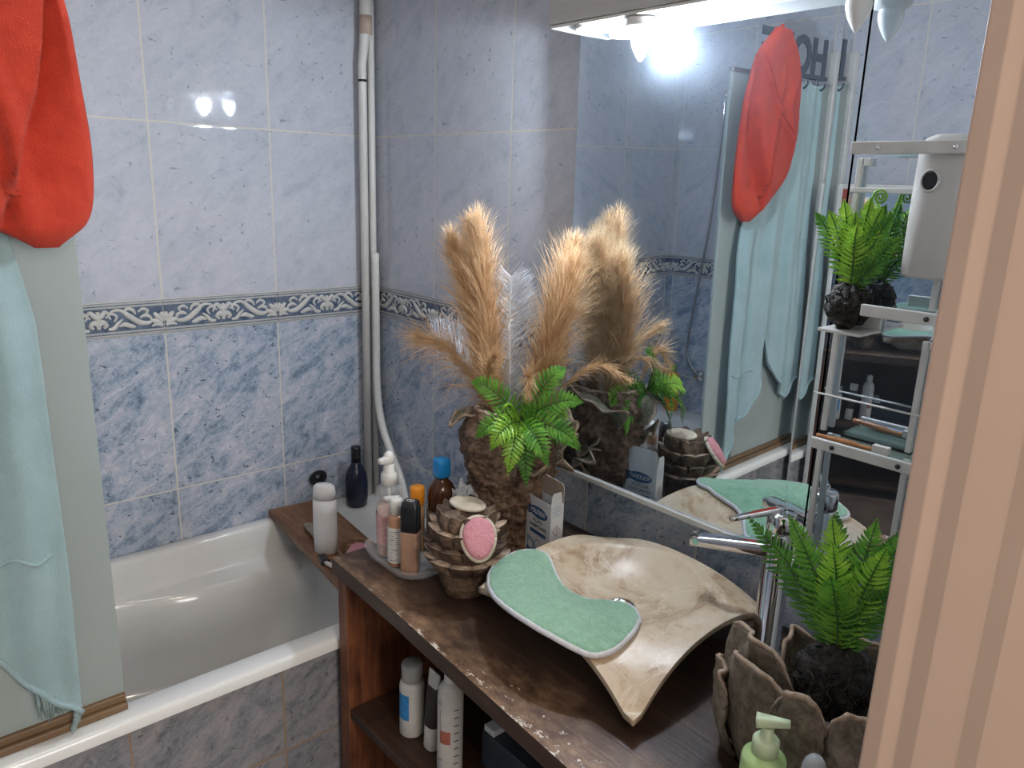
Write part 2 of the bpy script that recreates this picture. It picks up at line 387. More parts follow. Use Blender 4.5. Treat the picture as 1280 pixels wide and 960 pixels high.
# ------------------------------------------------------------------ the room
ZR = 2.45
tw = tile_mat('west wall tiles', 'Y', -.33)
tn = tile_mat('north wall tiles', 'X', .33, seed=.0)
ts = tile_mat('south wall tiles', 'X', .02)
tt = tile_mat('bath front tiles', 'Y', -.675, w=.315, h=.453, zlo=.313, grout=(.27,.19,.13), upper=False, warm=.60, seed=.3)
struct(G().box((-.12,-1.76,0), (0,.12,ZR)), 'wall_west', tw)
struct(G().box((0,0,0), (2.0,.12,ZR)), 'wall_north', tn)
struct(G().box((0,-1.76,0), (2.0,-1.64,ZR)), 'wall_south', ts)
g = G(); g.box((1.91,-.50,0), (2.0,0,ZR)); g.box((1.91,-1.64,0), (2.0,-1.50,ZR)); g.box((1.91,-1.50,2.08), (2.0,-.50,ZR))
struct(g, 'wall_east', M['plaster'])
struct(G().box((-.12,-1.76,-.08), (4.6,.12,0)), 'floor', M['floor'])
struct(G().box((-.12,-1.76,ZR), (2.0,.12,ZR+.08)), 'ceiling', M['plaster'])
# door frame: fluted jambs either side of the opening and a head
def jamb(y, s):
    prof = [(1.895,.006),(1.897,.000),(1.899,-.0006),(1.913,-.0026),(1.9145,-.0026),(1.926,-.0012),(1.9275,-.0012),(1.943,-.0038),(1.9445,-.0038),(1.975,-.0028),(1.977,-.0028),(1.993,-.0052),(2.03,-.0045),(2.045,-.007),(2.10,-.006),(2.102,.1),(1.895,.1)]
    return [[V((x, y + s*d, z)) for x, d in prof] for z in (0., 2.08)]
g = G(); g.loft(jamb(-.60, 1), 0, smooth=False); g.loft(jamb(-1.48, -1), 0, smooth=False); g.box((1.895,-1.58,2.08), (2.10,-.50,2.16))
struct(g, 'trim_1', M['beige_paint'], 'beige fluted door frame', bevel=.0008, seg=2)

# raised scroll border: ground, rails and scrolls on each wall
def border(frame, tiles, name, w=.32):
    """frame(u, v, d) -> world point; tiles = list of (u0, u1, origin) clipped to u0..u1"""
    g = G(); Z0, Z1 = 1.163, 1.251
    def P(u, v, d): return frame(u, Z0 + v, d)
    def strip(u0, u1, v0, v1, d, mi):
        q = [(u0,v0),(u1,v0),(u1,v1),(u0,v1)]
        g.add([P(a,b,.0005) for a,b in q] + [P(a,b,d) for a,b in q], [(4,5,6,7),(0,1,5,4),(1,2,6,5),(2,3,7,6),(3,0,4,7)], mi, False)
    def relief(pts, rs, org, lim, n=8):
        pts = bez([V((a,b,0)) for a,b in pts], 5); m = len(pts)
        rr = [1.15*pw(k/(m-1), [(i/(len(rs)-1), r) for i, r in enumerate(rs)]) for k in range(m)]
        loops = []
        for k, p in enumerate(pts):
            if not (lim[0] <= org + p.x <= lim[1]): continue
            t = (pts[min(k+1,m-1)] - pts[max(k-1,0)]).normalized(); s = V((-t.y, t.x, 0))
            loops.append([P(org + p.x + s.x*rr[k]*math.cos(a), p.y + s.y*rr[k]*math.cos(a), .0022 + .6*rr[k]*math.sin(a)) for a in [PI*i/n for i in range(n+1)]])
        if len(loops) > 2: g.loft(loops, 1, (False, False), closed=False)
    for (u0, u1, o) in tiles:
        strip(u0+.001, u1-.001, .0, .088, .0022, 0)
        for v0, v1 in ((.001,.006),(.0085,.0135),(.0745,.0795),(.082,.087)): strip(u0+.001, u1-.001, v0, v1, .0042, 2)
        L = (u0+.002, u1-.002)
        for s in (1, -1):
            def X(q): return [(w/2 + s*a, b) for a, b in q]
            # flower in the middle of the tile
            relief(X([(0,.050),(.010,.058),(.017,.066),(.026,.060)]), [.006,.006,.0045,.003], o, L)
            relief(X([(.0,.035),(.010,.040),(.018,.032),(.012,.024)]), [.007,.006,.005,.003], o, L)
            # long S stem with a curled end and a broad leaf
            relief(X([(.018,.050),(.034,.066),(.055,.067),(.075,.050),(.100,.032),(.122,.030),(.132,.040)]), [.002,.003,.004,.0065,.0065,.0045,.002], o, L)
            relief(X([(.030,.046),(.024,.056),(.034,.060),(.044,.052),(.038,.040)]), [.002,.003,.003,.003,.002], o, L)
            relief(X([(.048,.026),(.062,.030),(.078,.024),(.088,.022)]), [.002,.006,.005,.002], o, L)
            relief(X([(.096,.060),(.108,.068),(.120,.062),(.114,.052)]), [.002,.0035,.0035,.002], o, L)
            # palmette across the joint
            for a, r in ((20,.034),(52,.036),(84,.030)):
                aa = math.radians(a)
                relief([(w/2 + s*(w/2 - .003 - .010*math.cos(aa)*.3), .024 + .008*math.sin(aa)), (w/2 + s*(w/2 - .003 - r*.6*math.cos(aa)), .024 + r*.75*math.sin(aa)), (w/2 + s*(w/2 - .003 - r*math.cos(aa)), .024 + r*1.1*math.sin(aa))], [.003,.0065,.003], o, L)
            relief(X([(.128,.020),(.142,.024),(.156,.020)]), [.002,.005,.004], o, L)
        for s in (1, -1):
            def X2(q): return [(w/2 + s*a, b) for a, b in q]
            relief(X2([(.060,.064),(.072,.071),(.084,.066),(.090,.055)]), [.002,.0045,.004,.002], o, L)
            relief(X2([(.022,.020),(.036,.022),(.046,.034),(.058,.044)]), [.003,.005,.004,.002], o, L)
            relief(X2([(.100,.045),(.112,.050),(.124,.046),(.128,.038)]), [.002,.0045,.004,.002], o, L)
        relief([(w/2,.022),(w/2,.040),(w/2,.068)], [.004,.007,.004], o, L)
    return struct(g, name, [M['frieze'], M['cream'], M['frieze_rail']])
border(lambda u, z, d: V((d, u, z)), [(max(-.33-.32*k-.32, -1.64), min(-.33-.32*k, -.003), -.33-.32*k-.32) for k in range(-1, 5) if -.33-.32*k-.32 < 0 and -.33-.32*k > -1.64], 'trim_2')
border(lambda u, z, d: V((u, -d, z)), [(max(.33+.32*k, .003), min(.33+.32*k+.32, .90), .33+.32*k) for k in range(-2, 2) if .33+.32*k+.32 > .01], 'trim_3')
border(lambda u, z, d: V((u, -1.64+d, z)), [(max(.02+.32*k, .003), min(.02+.32*k+.32, .66), .02+.32*k) for k in range(-1, 2)], 'trim_4')
struct(G().box((1.447,-.012,.768), (1.457,0,.903)), 'trim_5', M['white_metal'], 'white edging strip under the mirror')

# ------------------------------------------------------------------ bath
def walk(x0, x1, y0, y1, r, ny=48, nx=20, nc=8):
    pts = []
    for i in range(ny): pts.append((x0, lerp(y0+r, y1-r, i/ny), 0))
    for i in range(nc): a = PI - i/nc*PI/2; pts.append((x0+r+r*math.cos(a), y1-r+r*math.sin(a), 1))
    for i in range(nx): pts.append((lerp(x0+r, x1-r, i/nx), y1, 1))
    for i in range(nc): a = PI/2 - i/nc*PI/2; pts.append((x1-r+r*math.cos(a), y1-r+r*math.sin(a), 2))
    for i in range(ny): pts.append((x1, lerp(y1-r, y0+r, i/ny), 2))
    for i in range(nc): a = -i/nc*PI/2; pts.append((x1-r+r*math.cos(a), y0+r+r*math.sin(a), 3))
    for i in range(nx): pts.append((lerp(x1-r, x0+r, i/nx), y0, 3))
    for i in range(nc): a = -PI/2 - i/nc*PI/2; pts.append((x0+r+r*math.cos(a), y0+r+r*math.sin(a), 3))
    return pts
tub = thing('bathtub', 'white enamel bathtub along the blue tiled wall', 'bathtub', (.36,-.81,0))
def tub_loop(x0, x1, y0, y1, r, z, ledge=0.):
    out = []
    for (x, y, s) in walk(x0, x1, y0, y1, r):
        if ledge and x < .30: x += ledge*sstep(-.92,-.62,y)*sstep(.30,.12,x)
        out.append(V((x, y, z)))
    return out
lv = [(.002,.722,-1.637,-.002,.012,.528,0),(.002,.722,-1.637,-.002,.012,.548,0),(.004,.718,-1.635,-.004,.012,.554,0),(.008,.712,-1.63,-.008,.014,.556,0),
      (.034,.668,-1.52,-.235,.05,.556,0),(.040,.662,-1.515,-.241,.052,.553,0),(.046,.657,-1.51,-.248,.055,.543,0),(.052,.654,-1.50,-.256,.06,.50,0),(.058,.650,-1.49,-.272,.07,.463,0),
      (.060,.648,-1.488,-.276,.07,.452,.012),(.062,.646,-1.486,-.28,.075,.446,.045),(.066,.644,-1.484,-.284,.08,.436,.056),(.070,.641,-1.475,-.30,.085,.40,.058),(.082,.640,-1.45,-.35,.10,.28,.058),(.096,.625,-1.42,-.40,.11,.20,.055),(.125,.595,-1.38,-.45,.12,.165,.04),(.20,.52,-1.28,-.55,.12,.152,.0)]
g = G(); g.loft([tub_loop(*a) for a in lv], 0, cap=(False, True))
g.build('basin_shell', M['enamel'], tub)
g = G(); g.lathe([(.0,0),(.028,0),(.028,.004),(.02,.006),(0,.006)], (.36,-.62,.152), 24); g.build('drain', M['chrome'], tub)
struct(G().box((.694,-1.638,0), (.711,-.002,.5275)), 'wall_bath_front', tt, 'blue grey tiled front of the bath')

pan = thing('shower_panel', 'frosted grey green shower panel standing on the bath rim', 'shower panel', (.68,-1.31,.557))
g = G(); g.box((.662,-1.615,.583), (.673,-.982,1.915)); g.build('panel_sheet', M['panel'], pan, bevel=.002)
g = G(); g.box((.652,-1.625,.5565), (.690,-.982,.572)); g.box((.656,-1.625,.572), (.682,-.982,.588)); g.build('base_seal', M['rust_seal'], pan, bevel=.003)
g = G(); g.box((.650,-1.639,.5565), (.69,-1.612,2.03)); g.build('wall_profile', M['white_metal'], pan, bevel=.003)
g = G(); g.box((.659,-1.612,1.915), (.677,-.982,1.928)); g.build('top_rail', M['alu'], pan, bevel=.002)

bd = thing('bath_board', 'brown wooden board lying across the end of the bath', 'board', (.35,-.34,.557))
ang = math.atan2(-.060, .64)
mx = Matrix.Translation((.360,-.336,0)) @ Matrix.Rotation(ang, 4, 'Z')
g = G(); g.box((-.345,-.088,.557), (.355,.088,.581), 0, mx); g.build('plank', M['board'], bd, bevel=.003)

# ------------------------------------------------------------------ vanity
van = thing('vanity_unit', 'reddish brown open wooden vanity frame with one shelf', 'vanity', (1.3,-.3,0))
g = G(); g.box((.738,-.548,.001), (.776,-.02,.729)); g.build('side_panel', M['redwood'], van, bevel=.002)
g = G(); g.box((1.848,-.56,.001), (1.884,-.02,.729)); g.build('side_panel', M['redwood'], van, bevel=.002)
g = G(); g.box((.777,-.545,.376), (1.847,-.034,.400)); g.build('shelf_board', M['dark_wood'], van, bevel=.002)
g = G(); g.box((.777,-.033,.06), (1.847,-.018,.728)); g.build('back_panel', M['dark_wood'], van)
g = G(); g.box((.777,-.50,.05), (1.847,-.034,.074)); g.build('bottom_board', M['dark_wood'], van, bevel=.002)
top = G()
pl = [(.728,-.556),(1.0,-.566),(1.45,-.594),(1.886,-.618),(1.886,-.002),(.728,-.002)]
n = len(pl)
top.add([(x,y,.730) for x,y in pl] + [(x,y,.765) for x,y in pl], [tuple(range(n-1,-1,-1))] + [(i,(i+1)%n,n+(i+1)%n,n+i) for i in range(n)], 1, False)
top.add([(x,y,.765) for x,y in pl], [tuple(range(n))], 0, False)
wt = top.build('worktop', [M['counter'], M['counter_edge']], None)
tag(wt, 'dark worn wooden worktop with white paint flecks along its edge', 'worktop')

# ------------------------------------------------------------------ washbasin
BC = [(1.105,-.442),(1.53,-.482),(1.502,-.062),(1.082,-.057)]           # west, south, east, north corners
def bxy(u, v):
    a, b = (u+1)/2, (v+1)/2
    (x0,y0),(x1,y1),(x2,y2),(x3,y3) = BC
    x = (x0*(1-a)+x1*a)*(1-b) + (x3*(1-a)+x2*a)*b; y = (y0*(1-a)+y1*a)*(1-b) + (y3*(1-a)+y2*a)*b
    return x, y
BCX, BCY, BR = 1.298, -.245, .158
def bz(x, y, bowl=True):
    u = (x-1.305)/.2125; v = (y+.262)/.205
    k = max(0., 1 - (abs(u)**2.2)*(abs(v)**2.2))
    z = .812 + .046*k**1.0 - .010*max(0, 1-k)
    if bowl:
        r = math.hypot(x-BCX, y-BCY)/BR
        if r < 1.: z -= .058*(1 - r**2.7)*(1 - .25*math.exp(-((1-r)/.05)))
        # soft channel running out of the bowl on its east side
        z -= .013*math.exp(-((y+.150)/.022)**2)*sstep(1.425,1.445,x)*(1-sstep(1.475,1.50,x))
    return z
def in_edge(u, v): return u*(1-.035*(1-v*v)), v*(1-.035*(1-u*u))
bas = thing('washbasin', 'square beige marble washbasin with raised pointed corners on the worktop', 'washbasin', (1.305,-.26,.765))
g = G()
def top_pt(a, b):
    u, v = in_edge(2*a-1, 2*b-1); x, y = bxy(u, v); return V((x, y, bz(x, y)))
g.grid(top_pt, 84, 84)
per = [(-1+2*i/40, -1) for i in range(40)] + [(1, -1+2*i/40) for i in range(40)] + [(1-2*i/40, 1) for i in range(40)] + [(-1, 1-2*i/40) for i in range(40)]
loops = []
for k in range(13):
    t = k/12; L = []
    for (u, v) in per:
        uu, vv = in_edge(u, v); x, y = bxy(uu, vv); zr = bz(x, y)
        tt_ = max(0, (t-.10)/.90)
        sc = 1 - .40*tt_**.9
        x2, y2 = bxy(uu*sc, vv*sc); x2 = lerp(x, x2, 1); 
        L.append(V((x2, y2, lerp(zr - .013*min(1, t/.10), .7655, tt_**1.25))))
    loops.append(L)
g.loft(list(reversed(loops)), 0, cap=(True, False))
bo = g.build('bowl', M['stone'], bas)
g = G(); g.lathe([(0,0),(.027,0),(.028,.003),(.022,.005),(.019,.002),(0,.002)], (1.300,-.247,bz(1.300,-.247)+.001), 28); g.build('drain', M['chrome'], bas)

fa = thing('basin_faucet', 'tall chrome mixer tap beside the washbasin', 'faucet', (1.527,-.10,.765))
fx, fy = 1.527, -.105
g = G(); g.lathe([(.031,0),(.031,.006),(.0245,.010),(.0245,.235),(.0235,.238)], (fx,fy,.7655), 32); g.build('body', M['chrome'], fa)
g = G(); g.lathe([(.0245,0),(.0255,.002),(.0255,.030),(.023,.034),(0,.036)], (fx,fy,1.006), 32); g.build('cartridge_head', M['chrome'], fa)
def bar(g, a, b, w0, h0, w1, h1, n=8):
    a, b = V(a), V(b); t = (b-a).normalized(); s = t.cross(V((0,0,1))).normalized(); up = s.cross(t)
    loops = []
    for k in range(n+1):
        f = k/n; c = a.lerp(b, f); w = lerp(w0,w1,f); h = lerp(h0,h1,f)
        loops.append([c + s*x + up*y for x, y in rrect(w, h, min(w,h)*.28, 3)])
    g.loft(loops)
g = G(); bar(g, (fx-.005,fy-.003,.968), (1.386,-.163,.953), .034,.026,.031,.020); g.build('spout', M['chrome'], fa)
g = G(); bar(g, (fx,fy,1.046), (1.480,-.192,1.034), .018,.010,.012,.007); g.build('lever', M['chrome'], fa)

# ------------------------------------------------------------------ mirror, light, shelves
def myz(z, x=1.2): return -.030 - .0140*(z-.92) + .0070*(x-1.2)
mir = thing('wall_mirror', 'large frameless mirror above the washbasin under the light canopy', 'mirror', (1.22,-.03,.92))
def mirror_slab(g, x0, x1, z0, z1, dl=0., dr=0.):
    vs = []
    for x, d in ((x0,dl),(x1,dr)):
        for z in (z0,z1): vs += [(x, myz(z, x)+d, z), (x, -.002, z)]
    g.add(vs, [(0,2,6,4)], 0, False)
    g.add(vs, [(1,5,7,3),(0,1,3,2),(4,6,7,5),(0,4,5,1),(2,3,7,6)], 1, False)
g = G(); mirror_slab(g, .915, 1.490, .925, 1.89); g.build('mirror_glass', [M['mirror'], M['white_metal']], mir)
g = G(); mirror_slab(g, 1.4905, 1.530, .925, 1.89, .0004, -.0003); g.build('bevelled_edge', [M['mirror'], M['black']], mir)
g = G(); g.box((.913,-.037,.911), (1.532,-.001,.924)); g.build('bottom_trim', M['white_metal'], mir, bevel=.002)

ml = thing('mirror_light', 'grey and white light canopy above the mirror with candle bulbs', 'light', (1.3,-.03,1.885))
g = G(); g.box((.909,-.134,1.893), (1.88,-.001,2.02)); g.build('canopy', mat('grey lacquered canopy', (.50,.49,.47), .45, var=((.44,.43,.41), 6, .35, .65, (1,8,8))), ml, bevel=.002)
g = G(); g.box((.912,-.131,1.886), (1.878,-.003,1.8925)); g.build('underside_panel', M['white_plastic'], ml, bevel=.002)
g = G(); g.box((.912,-.062,1.874), (1.878,-.048,1.886)); g.box((.912,-.046,1.879), (1.878,-.036,1.886)); 
for i, X in enumerate((.992, 1.123, 1.537)):
    g = G()
    if X < 1: g.lathe([(.034,0),(.034,-.005),(.026,-.007),(.025,-.002),(0,-.002)], (X,-.095,1.886), 28)
    else: g.lathe([(.030,.0),(.033,-.003),(.032,-.012),(.026,-.022),(.02,-.024),(0,-.024)], (X,-.095,1.886), 28)
    s = g.build('socket', M['white_plastic'], ml)
    if X < 1: tag(s, 'empty white socket ring')
    else:
        b = G(); b.lathe([(.0,0),(.0125,.0),(.0135,-.004),(.0185,-.018),(.0195,-.025),(.0185,-.033),(.0150,-.043),(.0100,-.053),(.0050,-.0605),(.0018,-.0645),(0,-.065)][::-1], (X,-.095,1.876 if i == 1 else 1.879), 24)
        bo_ = b.build('bulb', M['bulb_on'] if i == 1 else M['bulb_off'], s); tag(bo_, 'lit cool white candle bulb' if i == 1 else 'unlit opal candle bulb')

su = thing('mirror_shelf_unit', 'mirror backed glass shelf unit with white rails beside the main mirror', 'shelf unit', (1.70,-.03,.95))
g = G(); mirror_slab(g, 1.5335, 1.876, .93, 1.89); g.build('back_mirror', [M['mirror'], M['black']], su)
for z, xl in ((1.640,1.568), (1.403,1.618), (1.177,1.568)):
    g = G(); g.box((xl+.004,-.116,z), (1.872,-.046,z+.006)); g.build('glass_shelf', M['glass_shelf'], su, bevel=.001)
    r_ = G(); r_.box((xl,-.124,z-.001), (1.874,-.1165,z+.017)); ro = r_.build('rail', M['white_metal'], su, bevel=.0015)
    for X in ((1.606,1.71) if z < 1.3 else (1.61,1.715)):
        if X < xl: continue
        k = G(); k.lathe([(0,-.124),(0.0035,-.124),(.004,-.1265),(.0025,-.128),(0,-.128)], (X,0,z+.008), 12, mtx=Matrix(((1,0,0),(0,0,1),(0,1,0))))
        k.build('screw', M['black'] if z < 1.6 else M['chrome'], ro)
g = G(); g.box((1.548,-.112,1.3665), (1.618,-.038,1.3715)); g.box((1.548,-.046,1.3715), (1.618,-.038,1.400)); g.build('bracket', M['white_metal'], su, bevel=.001)
for X in (1.550, 1.692):
    for z0, z1 in ((1.180,1.366),(1.408,1.637),(.95,1.174)):
        if X < 1.6 and 1.4 < z0: z0 = 1.50
        g = G(); g.box((X-.0045,-.0495,z0+.006), (X+.0045,-.0415,z1)); g.box((X+.006,-.0495,z1-.012), (X+.017,-.0415,z1))
        g.build('post', M['white_metal'], su, bevel=.001)
g = G(); g.box((1.540,-.050,1.584), (1.86,-.042,1.592)); g.build('cross_bar', M['white_metal'], su, bevel=.001)
g = G(); g.tube([(1.527,-.052,1.250),(1.86,-.052,1.250)], .0018, 8); g.build('guard_wire', M['white_metal'], su)

# ------------------------------------------------------------------ pipes in the corner
pp = thing('wall_conduit', 'thick pale conduit pipe in the tiled corner with a black ring', 'pipe', (.035,-.052,.557))
g = G(); g.tube([(.034,-.052,.557),(.034,-.052,1.9),(.036,-.046,1.96),(.037,-.040,2.02),(.037,-.040,2.44)], [.0125,.0125,.0135,.0175,.0175], 16); g.build('pipe', M['pvc'], pp)
g = G(); g.lathe([(.0129,0),(.0132,.001),(.0132,.006),(.0129,.007)], (.034,-.052,1.855), 20); g.build('ring', M['black'], pp)
g = G(); g.lathe([(.0185,0),(.0185,.05)], (.037,-.040,1.985), 20); g.build('coupling', mat('peach painted pipe', (.56,.44,.36), .45, var=((.5,.38,.3), 20, .4, .6)), pp)
g = G(); g.tube([(.030,-.020,.557),(.030,-.020,2.44)], .0105, 14); tag(g.build('wall_pipe', M['pvc']), 'thinner white pipe right behind the conduit in the corner', 'pipe')
g = G(); g.tube(bez([(.058,-.030,1.36),(.055,-.028,1.10),(.060,-.030,.93),(.088,-.032,.82),(.145,-.034,.735),(.215,-.040,.66),(.262,-.050,.575)], 8), .012, 14)
tag(g.build('drain_hose', M['pvc']), 'white flexible hose bending away from the corner pipes', 'hose')
R_ = random.Random
def ball(g, c, rx, ry, rz, nz=None, nu=32, nv=20, mi=0, amp=0., fr=20.):
    c = V(c)
    def fn(a, b):
        th = 2*PI*a; ph = PI*(b-.5)
        d = V((math.cos(ph)*math.cos(th), math.cos(ph)*math.sin(th), math.sin(ph)))
        k = 1 + (amp*fbm(d*fr*.1 + c*7) if amp else 0)
        return c + V((d.x*rx*k, d.y*ry*k, d.z*rz*k))
    g.grid(fn, nu, nv, mi, wrapu=True); return g
def frame(n, up=(0,0,1)):
    n = V(n).normalized(); r = V(up).cross(n).normalized(); u = n.cross(r); return r, u, n
def slab(g, outline, o, n, thick, up=(0,0,1), mi=0, rings=6, dome=0., amp=0., seed=0.):
    """soft rounded pad: outline (a,b) in the plane through o with normal n"""
    r, u, n = frame(n, up); o = V(o); loops = []
    prof = [(0.,-.5,.15),(.0,-.5,.6),(0.,-.5,.92),(0,-.25,1.),(0,.25,1.),(0,.5,.93)] + [(0,.5+dome*(1-k*k),k) for k in (.75,.5,.25,.08)]
    for _, h, k in prof:
        L = []
        for a, b in outline:
            p = o + r*a*k + u*b*k
            L.append(p + n*(h*thick + (amp*fbm(p*90 + V((seed,0,0))) if k < .95 and h > 0 else 0)))
        loops.append(L)
    g.loft(loops, mi); return g

# ------------------------------------------------------------------ towels on the panel
rk = thing('towel_rack', 'dark letter towel rack reading HOME along the top of the shower panel', 'towel rack', (.70,-1.33,1.93))
g = G(); text_geo(g, 'HOME', .165, (.680,-1.338,1.993), (0,1,0), (0,0,1), 0, .004, width=.43, bold=.006); g.build('lettering', M['sign_grey'], rk)
g = G(); g.box((.678,-1.565,1.9285), (.686,-1.10,1.942)); g.box((.655,-1.50,1.9285), (.680,-1.47,1.933)); g.box((.655,-1.18,1.9285), (.680,-1.15,1.933)); g.build('rail', M['sign_grey'], rk)
for y in (-1.50,-1.38,-1.27,-1.14):
    g = G(); g.tube(bez([(.687,y,1.933),(.689,y,1.905),(.700,y,1.892),(.712,y,1.902),(.714,y,1.915)], 5), .0035, 8); g.build('hook', M['sign_grey'], rk)

def cloth(g, yn, ys, zt, zb, X, nu=110, nv=150):
    """hanging cloth: north/south edge as a function of z, hem height as a function of s, depth X(s, z, y)"""
    def fn(a, b):
        top = zt(a); bot = zb(a); z = lerp(top, bot, b)
        y = lerp(yn(z), ys(z), a)
        return V((X(a, z, y), y, z))
    g.grid(fn, nu, nv)
def blue_x(a, z, y):
    amp = .5 + .5*sstep(1.9, 1.2, z)
    f = .016*math.sin(a*19 + .8*math.sin(z*2.2)) + .009*math.sin(a*41 + 1.3 + z*1.5)
    f += .012*fbm((y*5, z*1.2, 3.3)) + .0035*fbm((y*22, z*9, 8.1))
    return .698 + .72*f*amp
bl_hem = [(0,.600),(.06,.625),(.14,.665),(.24,.735),(.36,.79),(.44,.84),(.50,.96),(.53,1.03),(.58,.93),(.70,.86),(.80,.80),(.88,.76),(1.,.84)]
g = G()
cloth(g, lambda z: pw(z, [(.55,-1.066),(.91,-1.057),(1.34,-1.06),(1.52,-1.088),(1.93,-1.13)]), lambda z: pw(z, [(.6,-1.55),(1.2,-1.53),(1.92,-1.51)]),
      lambda a: 1.915 - .012*abs(math.sin(a*9)), lambda a: pw(a, bl_hem) + .004*math.sin(a*60), blue_x)
bt = thing('bath_towel', 'long pale blue towel hanging on the frosted shower panel', 'towel', (.72,-1.3,.6), None)
g.build('towel_cloth', M['blue_towel'], bt, solid=.007)
g = G(); hem = []
for k in range(61):
    a = k/60; z = pw(a, bl_hem) + .004*math.sin(a*60); y = lerp(pw(z, [(.55,-1.066),(.91,-1.057),(1.34,-1.06)]), -1.54, a); hem.append((blue_x(a, z, y)+.0045, y, z+.008))
g.tube(hem, .0055, 8); 
# woven stripe higher up the towel
st = [(blue_x(k/40*.32, .925-.0*k, lerp(-1.057,-1.54,k/40*.32))+.0042, lerp(-1.057,-1.54,k/40*.32), .925 + .006*math.sin(k*.4)) for k in range(41)]
g.tube(st[6:], .0035, 6)
g.build('hem', M['blue_towel'], bt)
g = G(); rn = R_(5)
g.tube(bez([(.700,-1.068,.615),(.705,-1.072,.592),(.701,-1.079,.572),(.705,-1.083,.562)], 5), [.007,.008,.006,.007,.008,.006,.0075,.006,.005,.006,.005,.006,.004,.004,.002,.002][:16], 8)
for k in range(26):
    y = -1.112 + rn.uniform(-.018,.018); p = V((.700 + rn.uniform(-.004,.006), y, .668 - rn.uniform(0,.012)))
    g.tube([p, p + V((rn.uniform(-.002,.004), rn.uniform(-.004,.004), -.02)), p + V((rn.uniform(-.003,.005), rn.uniform(-.006,.006), -rn.uniform(.035,.058)))], [.0022,.002,.0008], 5)
tag(g.build('frayed_corner', mat('grey green frayed thread', (.22,.30,.30), .95, var=((.30,.38,.38), 60, .35, .65)), bt), 'frayed grey threads')

rd = thing('hand_towel', 'thick red towel bunched over the pale blue towel', 'towel', (.78,-1.1,1.5))
def red_n(z): return pw(z, [(1.44,-1.045),(1.463,-1.005),(1.48,-.977),(1.53,-.960),(1.62,-.956),(1.82,-.972),(1.95,-1.01),(2.0,-1.05),(2.05,-1.13)])
def red_s(z): return pw(z, [(1.45,-1.05),(1.49,-1.11),(1.55,-1.20),(1.60,-1.265),(1.75,-1.30),(1.9,-1.30),(2.0,-1.265),(2.05,-1.20)])
def smooth_of(fn): return lambda z: sum(fn(z + d)*w_ for d, w_ in ((-.036,.08),(-.024,.14),(-.012,.18),(0,.20),(.012,.18),(.024,.14),(.036,.08)))
red_n0, red_s0 = smooth_of(red_n), smooth_of(red_s)
def red(a, b):
    z = lerp(2.05, 1.458, b); n_, s_ = red_n0(z), red_s0(z); k0 = sstep(1.455, 1.495, z)**.5; c0 = -1.03; n_ = lerp(c0, n_, lerp(.55, 1, k0)); s_ = lerp(c0, s_, lerp(.55, 1, k0)); th = 2*PI*a
    c = (n_+s_)/2; h = (n_-s_)/2
    ca, sa = math.cos(th), math.sin(th)
    # flattened closed roll: superellipse section
    y = c + h*math.copysign(abs(ca)**.75, ca)
    d = lerp(.010, .024, sstep(2.06, 1.7, z))*sstep(1.452, 1.50, z)**.4
    x = .730 + d*math.copysign(abs(sa)**.8, sa)
    if sa > 0:
        # an overlapping flap whose free edge runs down the front, and pinched creases
        e = pw(z, [(1.46,-1.12),(1.543,-1.075),(1.613,-1.058),(1.69,-1.029),(1.753,-1.015),(1.82,-1.005),(2.0,-1.03)])
        q = y - e
        x += .020*sstep(.004, -.004, q)*sstep(-.16,-.01,q)*sstep(1.49,1.60,z)*sa**.5
        if q > -.004: x -= .034*(1 - min(1, max(0, q)/max(.01, n_-.012-e)))*sstep(1.47,1.58,z)*sa**.5*sstep(-.004,.004,q)
        for cr, w_, dp in (([(1.70,-1.26),(1.731,-1.235),(1.80,-1.15),(1.868,-1.095),(1.973,-1.02)], .006, .015), ([(1.50,-1.085),(1.589,-1.085),(1.674,-1.10),(1.78,-1.14),(1.92,-1.19)], .007, .014), ([(1.66,-1.27),(1.82,-1.23),(1.90,-1.28)], .006, .008)):
            yc = pw(z, cr); k_ = sstep(cr[0][0]-.03, cr[0][0]+.03, z)*sstep(cr[-1][0]+.03, cr[-1][0]-.03, z)
            x -= dp*math.exp(-((y-yc)/w_)**2)*k_*sa
            x += .010*math.exp(-((y-yc-.022)/.018)**2)*k_*sa
        x += .008*fbm((y*6, z*2.6, 1.7), 2) + .0008*fbm((y*60, z*40, 4.))
    return V((x, y, z))
g = G(); g.grid(red, 190, 150, wrapu=True)
g.add([red(i/190, 1.0) for i in range(190)], [tuple(range(190))]); g.add([red(i/190, 0.) for i in range(190)], [tuple(range(189,-1,-1))])
g.build('towel_cloth', M['red_towel'], rd)
g = G(); g.tube(bez([(.732,-1.165,2.046),(.722,-1.162,2.060),(.706,-1.15,2.0),(.712,-1.143,1.918)], 6), .0035, 8); g.build('hanging_loop', M['red_towel'], rd)

